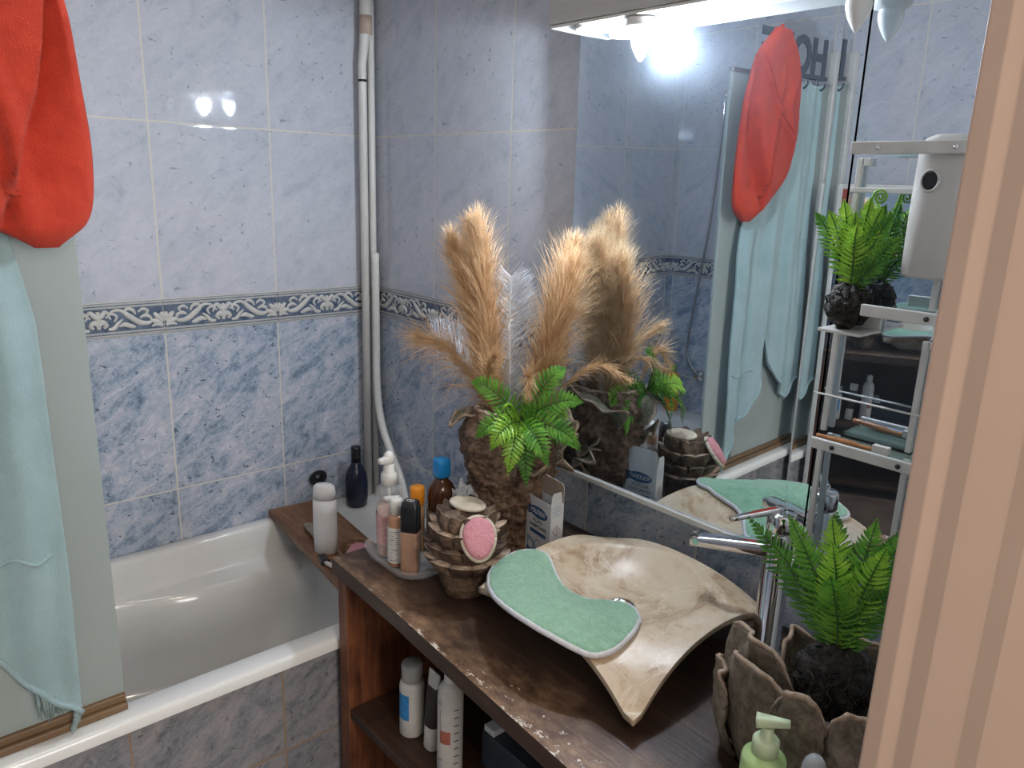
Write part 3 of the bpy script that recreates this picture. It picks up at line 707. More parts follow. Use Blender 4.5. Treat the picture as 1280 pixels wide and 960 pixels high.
# ------------------------------------------------------------------ south end of the bath, seen in the mirror
mxr = thing('bath_mixer', 'chrome bath mixer tap on the tiled wall with shower hose', 'faucet', (.33,-1.64,.74))
g = G(); g.tube([(.26,-1.595,.742),(.41,-1.595,.742)], .021, 20); g.tube([(.285,-1.638,.742),(.285,-1.60,.742)], .026, 18); g.tube([(.385,-1.638,.742),(.385,-1.60,.742)], .026, 18); g.build('body', M['chrome'], mxr)
g = G(); g.tube(bez([(.335,-1.59,.735),(.335,-1.55,.725),(.335,-1.49,.70),(.335,-1.475,.68)], 5), .013, 14); g.build('spout', M['chrome'], mxr)
for x0, x1 in ((.225,.258),(.412,.445)):
    g = G(); g.tube([(x0,-1.595,.742),(x1,-1.595,.742)], .024, 10); g.build('handle', M['chrome'], mxr)
g = G(); g.tube(bez([(.335,-1.60,.765),(.28,-1.605,.735),(.22,-1.612,.735),(.15,-1.618,.80),(.140,-1.622,.90),(.165,-1.622,1.10),(.205,-1.622,1.40),(.225,-1.622,1.70),(.235,-1.618,1.93)], 8), .0065, 10)
g.build('shower_hose', M['chrome'], mxr)
ob = thing('shampoo_bottle', 'flat orange bottle with green cap at the far end of the bath', 'bottle', (.10,-1.575,.556))
g = G(); g.loft([[V((.10+a, -1.578+b, z)) for a, b in rrect(w, .036, .014, 4)] for w, z in ((.062,.5565),(.070,.562),(.070,.70),(.056,.725),(.036,.735))]); g.build('body', M['orange'], ob)
g = G(); g.lathe([(.0165,0),(.0165,.03),(.012,.034),(0,.034)], (.10,-1.578,.7355), 20); g.build('cap', M['lime'], ob)

sm = thing('standing_mirror', 'tall mirror in a thin white frame standing at the opposite wall', 'mirror', (.95,-1.565,0))
ya = math.radians(13.5); mtx = Matrix.Translation((.95,-1.565,0)) @ Matrix.Rotation(-ya, 4, 'Z')
g = G(); g.box((-.205,-.010,.03), (.205,0,1.56), 0, mtx); g.build('mirror_glass', M['mirror'], sm)
g = G()
for a in (((-.222,-.013,.0),(-.2055,.004,1.577)), ((.2055,-.013,.0),(.222,.004,1.577)), ((-.2055,-.013,.012),(.2055,.004,.0295)), ((-.2055,-.013,1.5605),(.2055,.004,1.577))): g.box(*a, 0, mtx)
g.build('frame', M['white_metal'], sm, bevel=.002)

# ------------------------------------------------------------------ on the bath board and rim
bo = thing('shampoo_bottle', 'plain white shampoo bottle standing on the bath board', 'bottle', (.368,-.385,.581))
def oval_loops(c, prof, n=32, rot=0.):
    L = []
    for rx, ry, z in prof:
        L.append([V((c[0] + rx*math.cos(2*PI*i/n)*math.cos(rot) - ry*math.sin(2*PI*i/n)*math.sin(rot), c[1] + rx*math.cos(2*PI*i/n)*math.sin(rot) + ry*math.sin(2*PI*i/n)*math.cos(rot), c[2]+z)) for i in range(n)])
    return L
g = G(); g.loft(oval_loops((.368,-.385,.5813), [(.028,.017,0),(.031,.020,.003),(.033,.021,.05),(.033,.021,.12),(.0325,.0205,.158)], rot=.75)); g.build('body', M['grey_white'], bo)
g = G(); g.loft(oval_loops((.368,-.385,.7395), [(.0325,.0205,0),(.031,.019,.022),(.029,.0175,.036),(.022,.013,.042)], rot=.75)); g.build('cap', M['grey_white'], bo)
db = thing('bath_oil_bottle', 'dark navy long necked bottle on the bath corner by the pipes', 'bottle', (.088,-.128,.556))
g = G(); g.lathe([(.026,0),(.033,.004),(.036,.03),(.036,.085),(.033,.11),(.024,.130),(.016,.142),(.0145,.150)], (.088,-.128,.5565), 32); g.build('body', M['navy_glass'], db)
g = G(); g.lathe([(.0155,0),(.0158,.045),(.0145,.050),(0,.050)], (.088,-.128,.7066), 24); g.build('cap', M['black'], db)
g = G(); g.lathe([(0,0),(.012,0),(.025,.004),(.031,.010),(.028,.015),(.024,.011),(.010,.0105),(.008,.016),(0,.016)], (0.0005,-.222,.648), 32, mtx=Matrix.Rotation(PI/2, 3, 'Y'), sx=.80)
tag(g.build('suction_cap', M['black']), 'round black rubber cap stuck to the tiles above the white shampoo', 'rubber cap')
g = G()
def pumice(a, b):
    th = 2*PI*a; ph = PI*(b-.5); x = .072*math.cos(ph)*math.cos(th); y = .026*math.cos(ph)*math.sin(th) - 3.2*x*x; z = .011*math.sin(ph) + .010 + 1.2*y*y
    p = V((x, y, max(z, 0))); k = 1+.05*fbm(p*60); c, s = math.cos(-.15), math.sin(-.15)
    return V((.262 + (x*c - y*s)*k, -.352 + (x*s + y*c)*k, .5815 + max(z,0)*k))
g.grid(pumice, 40, 20, wrapu=True); tag(g.build('foot_file', M['tan_stone']), 'curved grey brown pumice stone lying on the bath board', 'pumice stone')
bk = thing('soap_basket', 'shallow oval wicker basket on the board beside the worktop', 'basket', (.462,-.335,.582))
g = G()
for k in range(5):
    rx, ry, z = .058+.0026*k, .042+.0022*k, .5855+.0062*k
    g.tube([(.462+(rx+.0012*math.sin(i*PI*12/12+k*PI))*math.cos(2*PI*i/48), -.335+(ry+.0012*math.sin(i*PI+k*PI))*math.sin(2*PI*i/48), z+.0012*math.sin(i*PI*.5+k)) for i in range(49)], .0036, 8)
g.build('woven_side', M['wicker'], bk)
g = G(); g.lathe([(0,0),(.96,0),(1.,.0025),(0,.003)], (.462,-.335,.5822), 40, sx=.062, sy=.046); g.build('woven_base', M['wicker'], bk)
ps = thing('bath_sponge', 'oval pink sponge lying in the wicker basket', 'sponge', (.478,-.345,.59))
g = G(); slab(g, ellipse(.038,.028,40), (.472,-.340,.606), (.15,-.25,.95), .018, up=(0,1,0), dome=.25, amp=.0012); g.build('foam', M['pink_foam'], ps)
g = G(); r,u,n = frame((.15,-.25,.95),(0,1,0)); g.tube([V((.472,-.340,.606)) + r*a + u*b - n*.004 for a, b in ellipse(.039,.029,41)] + [V((.472,-.340,.606)) + r*.039 - n*.004], .0045, 8); g.build('edging', M['cream_foam'], ps)
rz = thing('razor', 'black and white razor lying at the edge of the bath board', 'razor', (.42,-.415,.582))
g = G(); bar(g, (.395,-.412,.589), (.440,-.424,.592), .022,.011,.024,.012); g.build('razor_head', M['black'], rz)
g = G(); bar(g, (.440,-.4245,.592), (.520,-.405,.588), .010,.009,.013,.010); g.build('handle', M['white_plastic'], rz)

# ------------------------------------------------------------------ tray with toiletries
CT = .7655
tr = thing('cosmetics_tray', 'clear plastic tray holding the pump bottles on the worktop', 'tray', (.838,-.402,.765))
L = lambda w, h, z: [V((.838+a, -.402+b, z)) for a, b in rrect(w, h, .05, 6)]
g = G(); g.loft([L(.185,.170,CT),L(.195,.180,CT+.004),L(.206,.192,CT+.022),L(.209,.195,CT+.024),L(.206,.192,CT+.0235),L(.200,.186,CT+.020),L(.190,.175,CT+.006),L(.180,.166,CT+.0035)]); g.build('tray_body', M['clear'], tr)
TZ = CT + .0042
def pump(g, c, z, s=1., ang=0.):
    d = V((math.cos(ang), math.sin(ang), 0))
    g.lathe([(.0045*s,0),(.0045*s,.014*s)], (c[0],c[1],z), 14)
    p = V((c[0],c[1],z+.018*s))
    bar(g, p - d*.010*s, p + d*.030*s + V((0,0,-.002*s)), .015*s, .011*s, .008*s, .006*s)
fp = thing('foam_bottle', 'tall clear foam soap bottle with white pump, in the tray', 'bottle', (.79,-.445,TZ))
c = (.79,-.445)
g = G(); g.lathe([(.0285,0),(.029,.004),(.029,.150),(.027,.158),(.015,.163),(.0145,.165)], (*c,TZ), 32); g.build('body', M['clear'], fp)
g = G(); g.lathe([(.0262,.0),(.0265,.004),(.0265,.118),(.0,.118)], (*c,TZ+.002), 28); g.build('liquid', mat('milky pink soap', (.60,.42,.36), .3, var=((.52,.33,.27), 8, .4, .6)), fp)
g = G(); g.lathe([(.0294,0),(.0294,.070)], (*c,TZ+.030), 32, cap=(False,False)); tag(g.build('label', mat('pink printed label', (.62,.40,.38), .5, var=((.5,.26,.26), 60, .45, .6)), fp), 'pink printed label')
g = G(); g.lathe([(.018,0),(.018,.022),(.016,.026),(.012,.030),(.012,.044),(.009,.048),(0,.049)], (*c,TZ+.165), 24); g.lathe([(.0035,-.05),(.0035,0)], (*c,TZ+.163), 8); bar(g, V((c[0],c[1],TZ+.221)), V((c[0]+.012,c[1]-.030,TZ+.226)), .019,.017,.012,.012)
ball(g, (c[0],c[1],TZ+.224), .0125,.0125,.017, nu=20, nv=12); g.build('pump', M['white_plastic'], fp)
sr = thing('serum_bottle', 'slim pump bottle with white cap and printed label, front of tray', 'bottle', (.845,-.462,TZ))
c = (.845,-.462)
g = G(); g.lathe([(.0175,0),(.019,.003),(.019,.112),(.017,.117),(.011,.119)], (*c,TZ), 28); g.build('body', M['liquid'], sr)
g = G(); g.lathe([(.0193,0),(.0193,.082)], (*c,TZ+.010), 28, cap=(False,False)); lb = g.build('label', M['label_white'], sr)
g = G(); rn = R_(3)
for k in range(15):
    z = TZ + .016 + k*.0048; a0 = -1.35 + rn.uniform(-.05,.1); a1 = a0 + rn.uniform(.5,1.15); w = .0009 if k % 5 else .0016
    g.grid(lambda a, b: V((c[0]+.0196*math.cos(lerp(a0,a1,a)), c[1]+.0196*math.sin(lerp(a0,a1,a)), z+w*b)), 10, 1)
g.build('print', M['ink_dark'], lb)
g = G(); g.lathe([(.0145,0),(.0145,.030),(.013,.033),(.010,.036),(0,.037)], (*c,TZ+.119), 24); bar(g, V((c[0]+.004,c[1]+.003,TZ+.152)), V((c[0]-.024,c[1]-.016,TZ+.150)), .019,.014,.008,.006); g.build('pump', M['white_plastic'], sr)
fd = thing('foundation_bottle', 'square glass bottle of beige make-up with tall black cap', 'bottle', (.897,-.460,TZ))
mt = Matrix.Translation((.897,-.460,0)) @ Matrix.Rotation(.62, 4, 'Z')
q = lambda w, z, r=.006: [mt @ V((a, b, z)) for a, b in rrect(w, w*.78, r, 3)]
g = G(); g.loft([q(.036,TZ),q(.038,TZ+.002),q(.0385,TZ+.094),q(.036,TZ+.098)]); g.build('glass_body', M['foundation'], fd)
g = G(); g.loft([q(.037,TZ+.0985),q(.039,TZ+.101),q(.0375,TZ+.150),q(.033,TZ+.164),q(.029,TZ+.1655)]); cp = g.build('cap', M['black'], fd)
g = G(); tz = TZ+.1658
g.tube([mt @ V((.0085*math.cos(2*PI*i/32), .0052*math.sin(2*PI*i/32), tz)) for i in range(33)], .0006, 6)
text_geo(g, 'H', .008, mt @ V((0,0,tz-.0002)), (mt.to_3x3() @ V((1,0,0))), (mt.to_3x3() @ V((0,1,0))), 0, .0006); tag(g.build('emblem', M['label_white'], cp), 'white oval emblem')
og = thing('cream_bottle', 'small tan bottle with orange cap at the back of the tray', 'bottle', (.816,-.388,TZ))
g = G(); g.lathe([(.0155,0),(.0165,.003),(.0165,.105),(.012,.112)], (.816,-.388,TZ), 24); g.build('body', mat('tan plastic', (.50,.30,.15), .35, var=((.58,.36,.2), 10, .4, .6)), og)
g = G(); g.lathe([(.0155,0),(.0162,.003),(.0162,.038),(.0145,.041),(0,.041)], (.816,-.388,TZ+.1125), 24); g.build('cap', M['orange'], og)
br = thing('amber_bottle', 'round dark amber bottle with bright blue cap in the tray', 'bottle', (.832,-.334,TZ))
g = G(); g.lathe([(.030,0),(.0335,.004),(.0335,.125),(.031,.142),(.024,.156),(.015,.164),(.0145,.170)], (.832,-.334,TZ), 32); g.build('body', M['amber'], br)
g = G(); g.loft([[V((.832+a, -.334+b, z)) for a, b in rrect(w, w, .009, 4)] for w, z in ((.032,TZ+.1705),(.034,TZ+.173),(.034,TZ+.205),(.031,TZ+.212),(.026,TZ+.213))]); g.build('cap', M['cap_blue'], br)
g = G(); g.lathe([(.0338,0),(.0338,.060)], (.832,-.334,TZ+.035), 32, cap=(False,False)); g.build('label', mat('grey brown label', (.16,.12,.10), .4, var=((.3,.26,.23), 50, .45, .6)), br)
g = G()
def crumple(a, b):
    th = 2*PI*a; ph = PI*(b-.5); d = V((math.cos(ph)*math.cos(th), math.cos(ph)*math.sin(th), math.sin(ph)))
    k = .80 + .34*abs(noise.noise(d*2.6 + V((3,1,2)))) + .22*abs(noise.noise(d*6.5)) 
    return V((.905,-.325,.850)) + V((d.x*.040*k, d.y*.040*k, max(d.z*.096*k, -.0835)))
g.grid(crumple, 34, 26, wrapu=True, smooth=False); tag(g.build('plastic_bag', M['film']), 'crumpled clear plastic bag tucked behind the brown ruffled pot', 'plastic bag')

# ------------------------------------------------------------------ ruffled coral pot with sponges
PC = V((1.012,-.402,.7655))
pot = thing('coral_pot', 'small brown ceramic pot covered in rows of ruffled cups', 'pot', PC)
def pot_r(th, h):
    base = pw(h, [(0,.044),(.02,.052),(.05,.057),(.07,.062),(.12,.063),(.16,.052),(.175,.044)])
    if h < .052: return base + .0015*fbm((math.cos(th)*3, math.sin(th)*3, h*30)), 0
    q = (h-.052)/.0308; k = int(q); f = q-k
    sc = abs(math.sin(5.5*th + k*1.57 + .35*math.sin(th*3+k)))**.65
    lip = f
    return base + .029*(f**.75)*(.02+.98*sc)*(1-.45*sstep(.12,.175,h)) + .003*fbm((math.cos(th)*4, math.sin(th)*4, h*40)), sc
g = G(); NU, NV = 240, 190; vs = []; fs = []; mis = []
for j in range(NV+1):
    h = .175*j/NV
    for i in range(NU):
        th = 2*PI*i/NU; r, sc = pot_r(th, h); k = (h-.052)/.0308
        dz = .016*(sc-.5)*((k % 1)**1.2) if h > .052 else 0
        vs.append(PC + V((r*math.cos(th), r*math.sin(th), max(h+dz, 0))))
b0 = len(g.v); g.v += vs
for j in range(NV):
    f_ = ((.175*(j+.5)/NV-.052)/.0308)
    lipq = f_ > 0 and (f_ % 1) > .955
    for i in range(NU):
        i2 = (i+1) % NU; g.f.append([j*NU+i, j*NU+i2, (j+1)*NU+i2, (j+1)*NU+i]); g.mi.append(1 if lipq else 0); g.sm.append(True)
g.f.append(list(range(NU-1,-1,-1))); g.mi.append(0); g.sm.append(False); g.f.append([NV*NU+i for i in range(NU)]); g.mi.append(0); g.sm.append(True)
g.build('body', [M['coral_dark'], M['coral_lip']], pot)
ps = thing('bath_sponge', 'oval pink sponge propped on the ruffled brown pot', 'sponge', (1.03,-.39,.885))
o, nn = V((1.083,-.427,.912)), V((.70,-.42,.58)); ol = [(a*(1+.10*b/.03), b) for a, b in ellipse(.031,.041,44)]
g = G(); slab(g, ol, o, nn, .018, dome=.25, amp=.0012); g.build('foam', M['pink_foam'], ps)
g = G(); r,u,n = frame(nn); g.tube([o + r*a*1.03 + u*b*1.03 - n*.003 for a, b in ol + ol[:1]], .0048, 8); g.build('edging', M['cream_foam'], ps)
cs = thing('bath_sponge', 'cream sponge seen edge on behind the propped pink one', 'sponge', (.99,-.385,.94))
g = G(); slab(g, ellipse(.043,.034,36), (1.000,-.390,.946), (.0,.06,1.), .007, up=(0,1,0), dome=.2, amp=.001); g.build('foam', M['cream_foam'], cs)

# ------------------------------------------------------------------ tall coral vase and its dried bouquet
VC = V((.902,-.192,.7655))
vas = thing('coral_vase', 'tall brown coral textured vase holding the pampas grass', 'vase', VC)
def vr(th, h):
    b = pw(h, [(0,.072),(.03,.079),(.12,.082),(.19,.094),(.25,.104),(.29,.100),(.318,.088),(.332,.078)])
    d = V((math.cos(th), math.sin(th), h*9))
    r = b*(1+.07*math.sin(3*th+.7)*sstep(.05,.25,h)) + .012*fbm(d*2.2, 5) + .011*abs(noise.noise(d*4.2)) + .006*abs(noise.noise(d*11))
    return r
def vp(th, h, o=0.): r = vr(th, h) + o; return VC + V((r*math.cos(th), r*math.sin(th), h))
g = G(); NV = 150; NU = 200
g.grid(lambda a, b: vp(2*PI*a, .332*b), NU, NV, wrapu=True)
g.loft([[vp(2*PI*i/NU, .332, o) + V((0,0,dz)) for i in range(NU)] for o, dz in ((0,0),(-.004,.004),(-.012,.002),(-.018,-.03),(-.022,-.10))], 1, cap=(False, True))
g.add([vp(2*PI*i/NU, 0) for i in range(NU)], [tuple(range(NU-1,-1,-1))])
g.build('body', [M['coral'], M['coral_lip']], vas)
def ruffle(parent, pts, h, seed, waves=3., mats=('coral_moss','coral_lip'), surf=vp, droop=.3):
    """wavy ceramic flange growing from the surface along pts = [(theta, height)]"""
    g = G(); P = [surf(t, z, -.003) for t, z in pts]; P = bez(P, 10); m = len(P); rows = 7; L = []
    for j in range(rows+1):
        t = j/rows; row = []
        for k, p in enumerate(P):
            s = k/(m-1); env = math.sin(PI*min(1, max(0, s)))**.5
            n = (p - V((VC.x, VC.y, p.z))).normalized() if parent is vas else None
            tan = (P[min(k+1,m-1)] - P[max(k-1,0)]).normalized(); side = tan.cross(n)
            w = math.sin(s*PI*2*waves + seed)*.5 + math.sin(s*PI*2*waves*1.7 + seed*2)*.3
            row.append(p + n*(h*t*env*(1+.3*w)) + side*(h*.8*t*t*(w+droop)*env) + V((0,0,.25*h*w*t*t*env)))
        L.append(row)
    g.loft(L[:-1], 0, (False, False), closed=False); g.loft(L[-2:], 1, (False, False), closed=False)
    return g.build('ruffle', [M[q] for q in mats], parent, solid=.0045)
for k, (pts, h) in enumerate([([(1.9,.318),(1.3,.325),(.8,.30),(.55,.25)], .030), ([(1.75,.30),(1.62,.25),(1.35,.20),(.9,.19)], .034), ([(.95,.23),(1.2,.19),(1.5,.15),(1.2,.12)], .030),
                              ([(-1.1,.325),(-.6,.32),(-.2,.30),(0.,.25)], .032), ([(-.1,.20),(-.4,.22),(-.7,.21)], .024), ([(2.3,.32),(2.7,.28),(2.9,.22),(3.1,.15)], .028),
                              ([(-2.7,.322),(-2.2,.315),(-1.7,.322)], .026), ([(2.0,.26),(2.25,.18),(2.3,.10)], .024)]):
    ruffle(vas, pts, h*1.75, k*1.3, 1.6 + .4*(k % 3))

def strand(g, p, d, L, r, rn, droop, curl=.0):
    d = V(d).normalized(); s = d.orthogonal().normalized(); t2 = d.cross(s); a0 = rn.uniform(0, 2*PI); side = s*math.cos(a0) + t2*math.sin(a0)
    rings = []; q = V(p); dd = d.copy(); n = 4
    b = len(g.v)
    for k in range(n):
        rr = r*(1 - k/n*.75)
        for j in range(3):
            a = 2*PI*j/3; g.v.append(q + (s*math.cos(a) + t2*math.sin(a))*rr)
        dd = (dd + V((0,0,-droop*(k+1)/n)) + side*curl).normalized(); q = q + dd*(L/n)
    g.v.append(q); tip = len(g.v)-1
    for k in range(n-1):
        for j in range(3):
            j2 = (j+1) % 3; g.f.append([b+k*3+j, b+k*3+j2, b+k*3+3+j2, b+k*3+3+j]); g.mi.append(0); g.sm.append(True)
    for j in range(3): g.f.append([b+(n-1)*3+j, b+(n-1)*3+(j+1) % 3, tip]); g.mi.append(0); g.sm.append(True)
def plume(label, pts, seed, n=1500, spread=.34, ln=.13, t0=.22, group='pampas plumes in the coral vase', droop=.25):
    rn = R_(seed); t = thing('pampas_plume', label, 'pampas grass', pts[0], None)
    path = bez(pts, 14); m = len(path)
    g = G(); g.tube(path, [lerp(.0026,.0007,k/(m-1)) for k in range(m)], 6); g.build('stem', M['straw'], t)
    g = G()
    for i in range(int(n*.8)):
        f = t0 + (1-t0)*rn.random()**.85; k = min(m-2, int(f*(m-1))); p = path[k].lerp(path[k+1], f*(m-1)-k)
        tan = (path[k+1]-path[k]).normalized(); o = tan.orthogonal().normalized(); a = rn.uniform(0, 2*PI)
        rad = (o*math.cos(a) + tan.cross(o)*math.sin(a)); sp = spread*(rn.uniform(.2,1.3) + (.5 if rn.random() < .10 else 0))*(1.38-1.05*f)
        L = ln*rn.uniform(.5,1.1)*(.45+.8*math.sin(PI*min(1,(f-t0)/(1-t0)*.8+.16)))
        strand(g, p, tan*math.cos(sp) + rad*math.sin(sp), L, rn.uniform(.0005,.00105), rn, droop*rn.uniform(-.2,1.), rn.uniform(0,.22))
    g.build('plume_head', M['pampas'], t); return t
Z0 = .98
plume('pampas plume with the outermost tip of the upright left bunch', [(.868,-.205,Z0),(.845,-.222,1.13),(.82,-.245,1.30),(.788,-.27,1.435)], 1, 1700, .36, .13)
plume('tallest middle pampas plume of the upright left bunch', [(.880,-.20,Z0),(.862,-.215,1.13),(.848,-.235,1.30),(.832,-.258,1.468)], 2, 2300, .34, .13)
plume('pampas plume on the inner side of the upright left bunch', [(.890,-.205,Z0),(.878,-.222,1.13),(.866,-.240,1.30),(.858,-.262,1.478)], 3, 2300, .34, .13)
plume('thick right hand pampas plume leaning towards the mirror', [(.925,-.17,Z0),(.942,-.150,1.13),(.950,-.118,1.30),(.954,-.084,1.425)], 4, 2600, .36, .135)
plume('second pampas plume of the leaning right bunch beside the mirror', [(.930,-.18,Z0),(.960,-.168,1.12),(.985,-.148,1.27),(.995,-.12,1.39)], 5, 2300, .36, .135)
plume('drooping pampas plume spilling out to the left of the vase', [(.855,-.20,Z0+.05),(.82,-.23,1.13),(.77,-.27,1.21),(.72,-.31,1.235)], 6, 620, 1.0, .12, .10, droop=.9)
plume('short pampas plume crossing towards the white feather', [(.885,-.215,Z0+.05),(.89,-.245,1.12),(.92,-.275,1.19),(.965,-.30,1.235)], 7, 420, .35, .085, .2, droop=.5)
plume('loose pampas stalk hanging forward in front of the leaning bunch', [(.94,-.19,Z0+.05),(.98,-.22,1.11),(1.01,-.245,1.19),(1.03,-.262,1.175)], 8, 300, .4, .055, .35, droop=.6)
plume('thin pampas stalk arching out sideways close to the mirror', [(.93,-.16,Z0+.05),(.99,-.12,1.15),(1.07,-.10,1.21),(1.15,-.10,1.20)], 9, 320, .45, .05, .3, droop=.5)
def feather(label, pts, nrm, w, n, seed, t0=.12):
    rn = R_(seed); t = thing('feather', label, 'feather', pts[0]); path = bez(pts, 12); m = len(path); nrm = V(nrm).normalized()
    g = G(); g.tube(path, [lerp(.0018,.0004,k/(m-1)) for k in range(m)], 6); g.build('shaft', M['feather'], t)
    g = G()
    for i in range(n):
        f = t0 + (1-t0)*(i+.5)/n; k = min(m-2, int(f*(m-1))); p = path[k].lerp(path[k+1], f*(m-1)-k); tan = (path[k+1]-path[k]).normalized(); s = tan.cross(nrm).normalized()
        for sg in (1,-1):
            a = .85 + rn.uniform(-.2,.2); d = tan*math.cos(a) + s*sg*math.sin(a) + nrm*rn.uniform(-.2,.2)
            strand(g, p, d, w*(.35+.75*math.sin(PI*min(1,f*.92+.05))**.8)*rn.uniform(.75,1.1), .00085, rn, .12*rn.uniform(-.3,1), rn.uniform(0,.05))
    g.build('barbs', M['feather'], t)
feather('white feather standing upright between the two pampas bunches', [(.900,-.190,Z0),(.890,-.190,1.15),(.882,-.190,1.28),(.884,-.190,1.385)], (.75,-.6,.2), .088, 320, 11)
feather('pale blue white feather arching out left of the vase', [(.87,-.19,Z0+.04),(.80,-.165,1.13),(.68,-.155,1.185),(.55,-.165,1.205)], (.3,-.7,.6), .105, 300, 12)

# ------------------------------------------------------------------ ferns
def frond(parent, pts, nrm, W, n, m, seed=0, t0=.08, name='frond', lw=1.):
    rn = R_(seed); path = bez(pts, 10); mm = len(path); nrm = V(nrm).normalized(); g = G()
    Ltot = sum((path[i+1]-path[i]).length for i in range(mm-1))
    g.tube(path, [lerp(.0017,.0006,k/(mm-1)) for k in range(mm)], 5, 1)
    sp = Ltot*(1-t0)/n
    for i in range(n+1):
        f = t0 + (1-t0)*i/n; x = f*(mm-1); k = min(mm-2, int(x)); p = path[k].lerp(path[k+1], x-k); tan = (path[k+1]-path[k]).normalized(); s = tan.cross(nrm).normalized(); nn = s.cross(tan)
        prof = pw(f, [(t0,.5),(.22,.9),(.35,1.),(.55,.88),(.78,.48),(.93,.18),(1.,.05)])
        for sg in (1,-1):
            L = W*prof*rn.uniform(.9,1.08); a = lerp(1.18,.72,f) + rn.uniform(-.08,.08)
            d = (tan*math.cos(a) + s*sg*math.sin(a) + nn*rn.uniform(.0,.22)).normalized(); e = nn.cross(d).normalized()*sg
            w = sp*.62*lw; dn = -nn
            A = [p - e*w*.55, p + e*w*.55, p + d*L*.33 + e*w*.95 + nn*.08*L, p + d*L*.36 - e*w*.9 + nn*.08*L, p + d*L*.38 + nn*.03*L, p + d*L*.70 + e*w*.72 + nn*.03*L, p + d*L*.73 - e*w*.68 + nn*.03*L, p + d*L*.74, p + d*L + dn*.12*L, p + nn*-.001]
            g.add(A, [(0,9,4,3),(9,1,2,4),(3,4,7,6),(4,2,5,7),(6,7,8),(7,5,8)], 0)
    return g.build(name, [m, M['stalk']], parent)
def root_ball(parent, c, r, seed, sz=1.05):
    rn = R_(seed); c = V(c); g = G(); ball(g, c, r, r, r*sz, nu=44, nv=30, amp=.22, fr=34)
    for i in range(190):
        d = V((rn.gauss(0,1), rn.gauss(0,1), rn.gauss(0,1)*.9)).normalized(); p = c + d*r*.97; t = d.cross(V((rn.gauss(0,1), rn.gauss(0,1), rn.gauss(0,1)))).normalized()
        g.tube([p - t*r*.22, p + d*r*.07, p + t*r*.28 + d*rn.uniform(-.02,.05)*r], [r*.030,r*.034,r*.012], 5)
    return g.build('root_ball', M['root'], parent)
# fern tucked into the front of the vase
F1 = V((.990,-.245,1.092))
f1 = thing('artificial_fern', 'green artificial fern spreading from the front of the coral vase', 'fern', F1)
g = G(); g.tube(bez([F1+V((-.06,.035,-.03)),F1+V((-.03,.02,-.03)),F1], 5), .004, 8); g.build('stalk', M['stalk'], f1)
rr, uu, nn_ = frame((.72,-.60,.35))          # a plane facing the room
def fp_(a, b, c=0.): return F1 + rr*a + uu*b + nn_*c
tips1 = [(-.085,.070,.03,'fern'),(.075,.098,.03,'fern'),(.105,.040,.03,'fern'),(.100,-.035,.04,'fern'),(.012,-.105,.02,'fern_dark'),(-.020,-.085,.055,'fern_light'),(-.075,-.025,.045,'fern'),(.045,-.070,.06,'fern'),(-.050,-.045,.07,'fern_light'),(.055,-.005,-.05,'fern_dark'),(.03,.07,-.07,'fern'),(.09,.02,-.085,'fern_light'),(.11,-.04,-.07,'fern')]
for k, (a, b, c_, mm) in enumerate(tips1):
    a *= 1.16; b *= 1.16
    frond(f1, [fp_(0,0), fp_(a*.35, b*.35+.012, c_*.6+.012), fp_(a*.75, b*.75+.010, c_+.010), fp_(a*1.05, b*1.05-.006, c_)], nn_*(.9 if c_ >= 0 else .3) + rr*.25*(1 if c_ < 0 else 0), .036, 16, M[mm], k, lw=.78)
for k, (a, b) in enumerate(((-.035,.028),(.02,-.03))):
    g = G(); g.tube(bez([fp_(0,0), fp_(a*.6,b*.8+.01,.035), fp_(a,b,.05), fp_(a*1.4,b-.02,.04)], 6), [.003]*13+[.0015]*6, 6); g.build('young_shoot', M['fern_light'], f1)

# grey brown coral planter at the near end of the worktop
QC = V((1.722,-.325,.7655))
pl_ = thing('coral_planter', 'grey brown mossy planter of wavy ceramic leaves beside the basin', 'planter', QC)
g = G(); g.lathe([(.060,0),(.075,.01),(.082,.05),(.078,.09),(.070,.11),(.060,.112),(.055,.08),(0,.07)], QC, 40); g.build('pot', M['ceramic_dark'], pl_)
D = math.radians
def leaf_sheet(cx, cy, az, W, H, seed, curl=.016, bulge=.018, rise=0.):
    """broad wavy ceramic leaf standing in the planter, its outer face towards az"""
    g = G(); NU, NV = 60, 34; rows = []; n = V((math.cos(D(az)), math.sin(D(az)), 0)); w = V((-n.y, n.x, 0)); c = V((cx, cy, .7665))
    for j in range(NV+1):
        t = j/NV; row = []
        for i in range(NU+1):
            s_ = 2*i/NU - 1
            wav = .6*math.sin(s_*4.6+seed) + .4*math.sin(s_*9.+seed*2.3)
            ww = W/2*(.62+.38*min(1, t*1.6)**.7)*(1 - .10*max(0, t-.8)/.2*abs(s_)**6)
            z = H*t*(.74+.26*(1-abs(s_)**3.2)) + .006*wav*t**2 + rise*s_*t
            off = -bulge*s_*s_ + .020*math.sin(t*PI*.85) + (curl*(.5+.8*max(0,wav)) + .006*wav)*t**4
            off += .0030*fbm((s_*2.5, t*3.4, seed+5)) + .0015*fbm((s_*8, t*10, seed))
            row.append(c + w*(ww*s_) + n*off + V((0,0,z)))
        rows.append(row)
    g.loft(rows[:-1], 0, (False, False), closed=False); g.loft(rows[-2:], 1, (False, False), closed=False)
    return g.build('ceramic_leaf', [M['coral_grey'], M['coral_lip']], pl_, solid=.006)
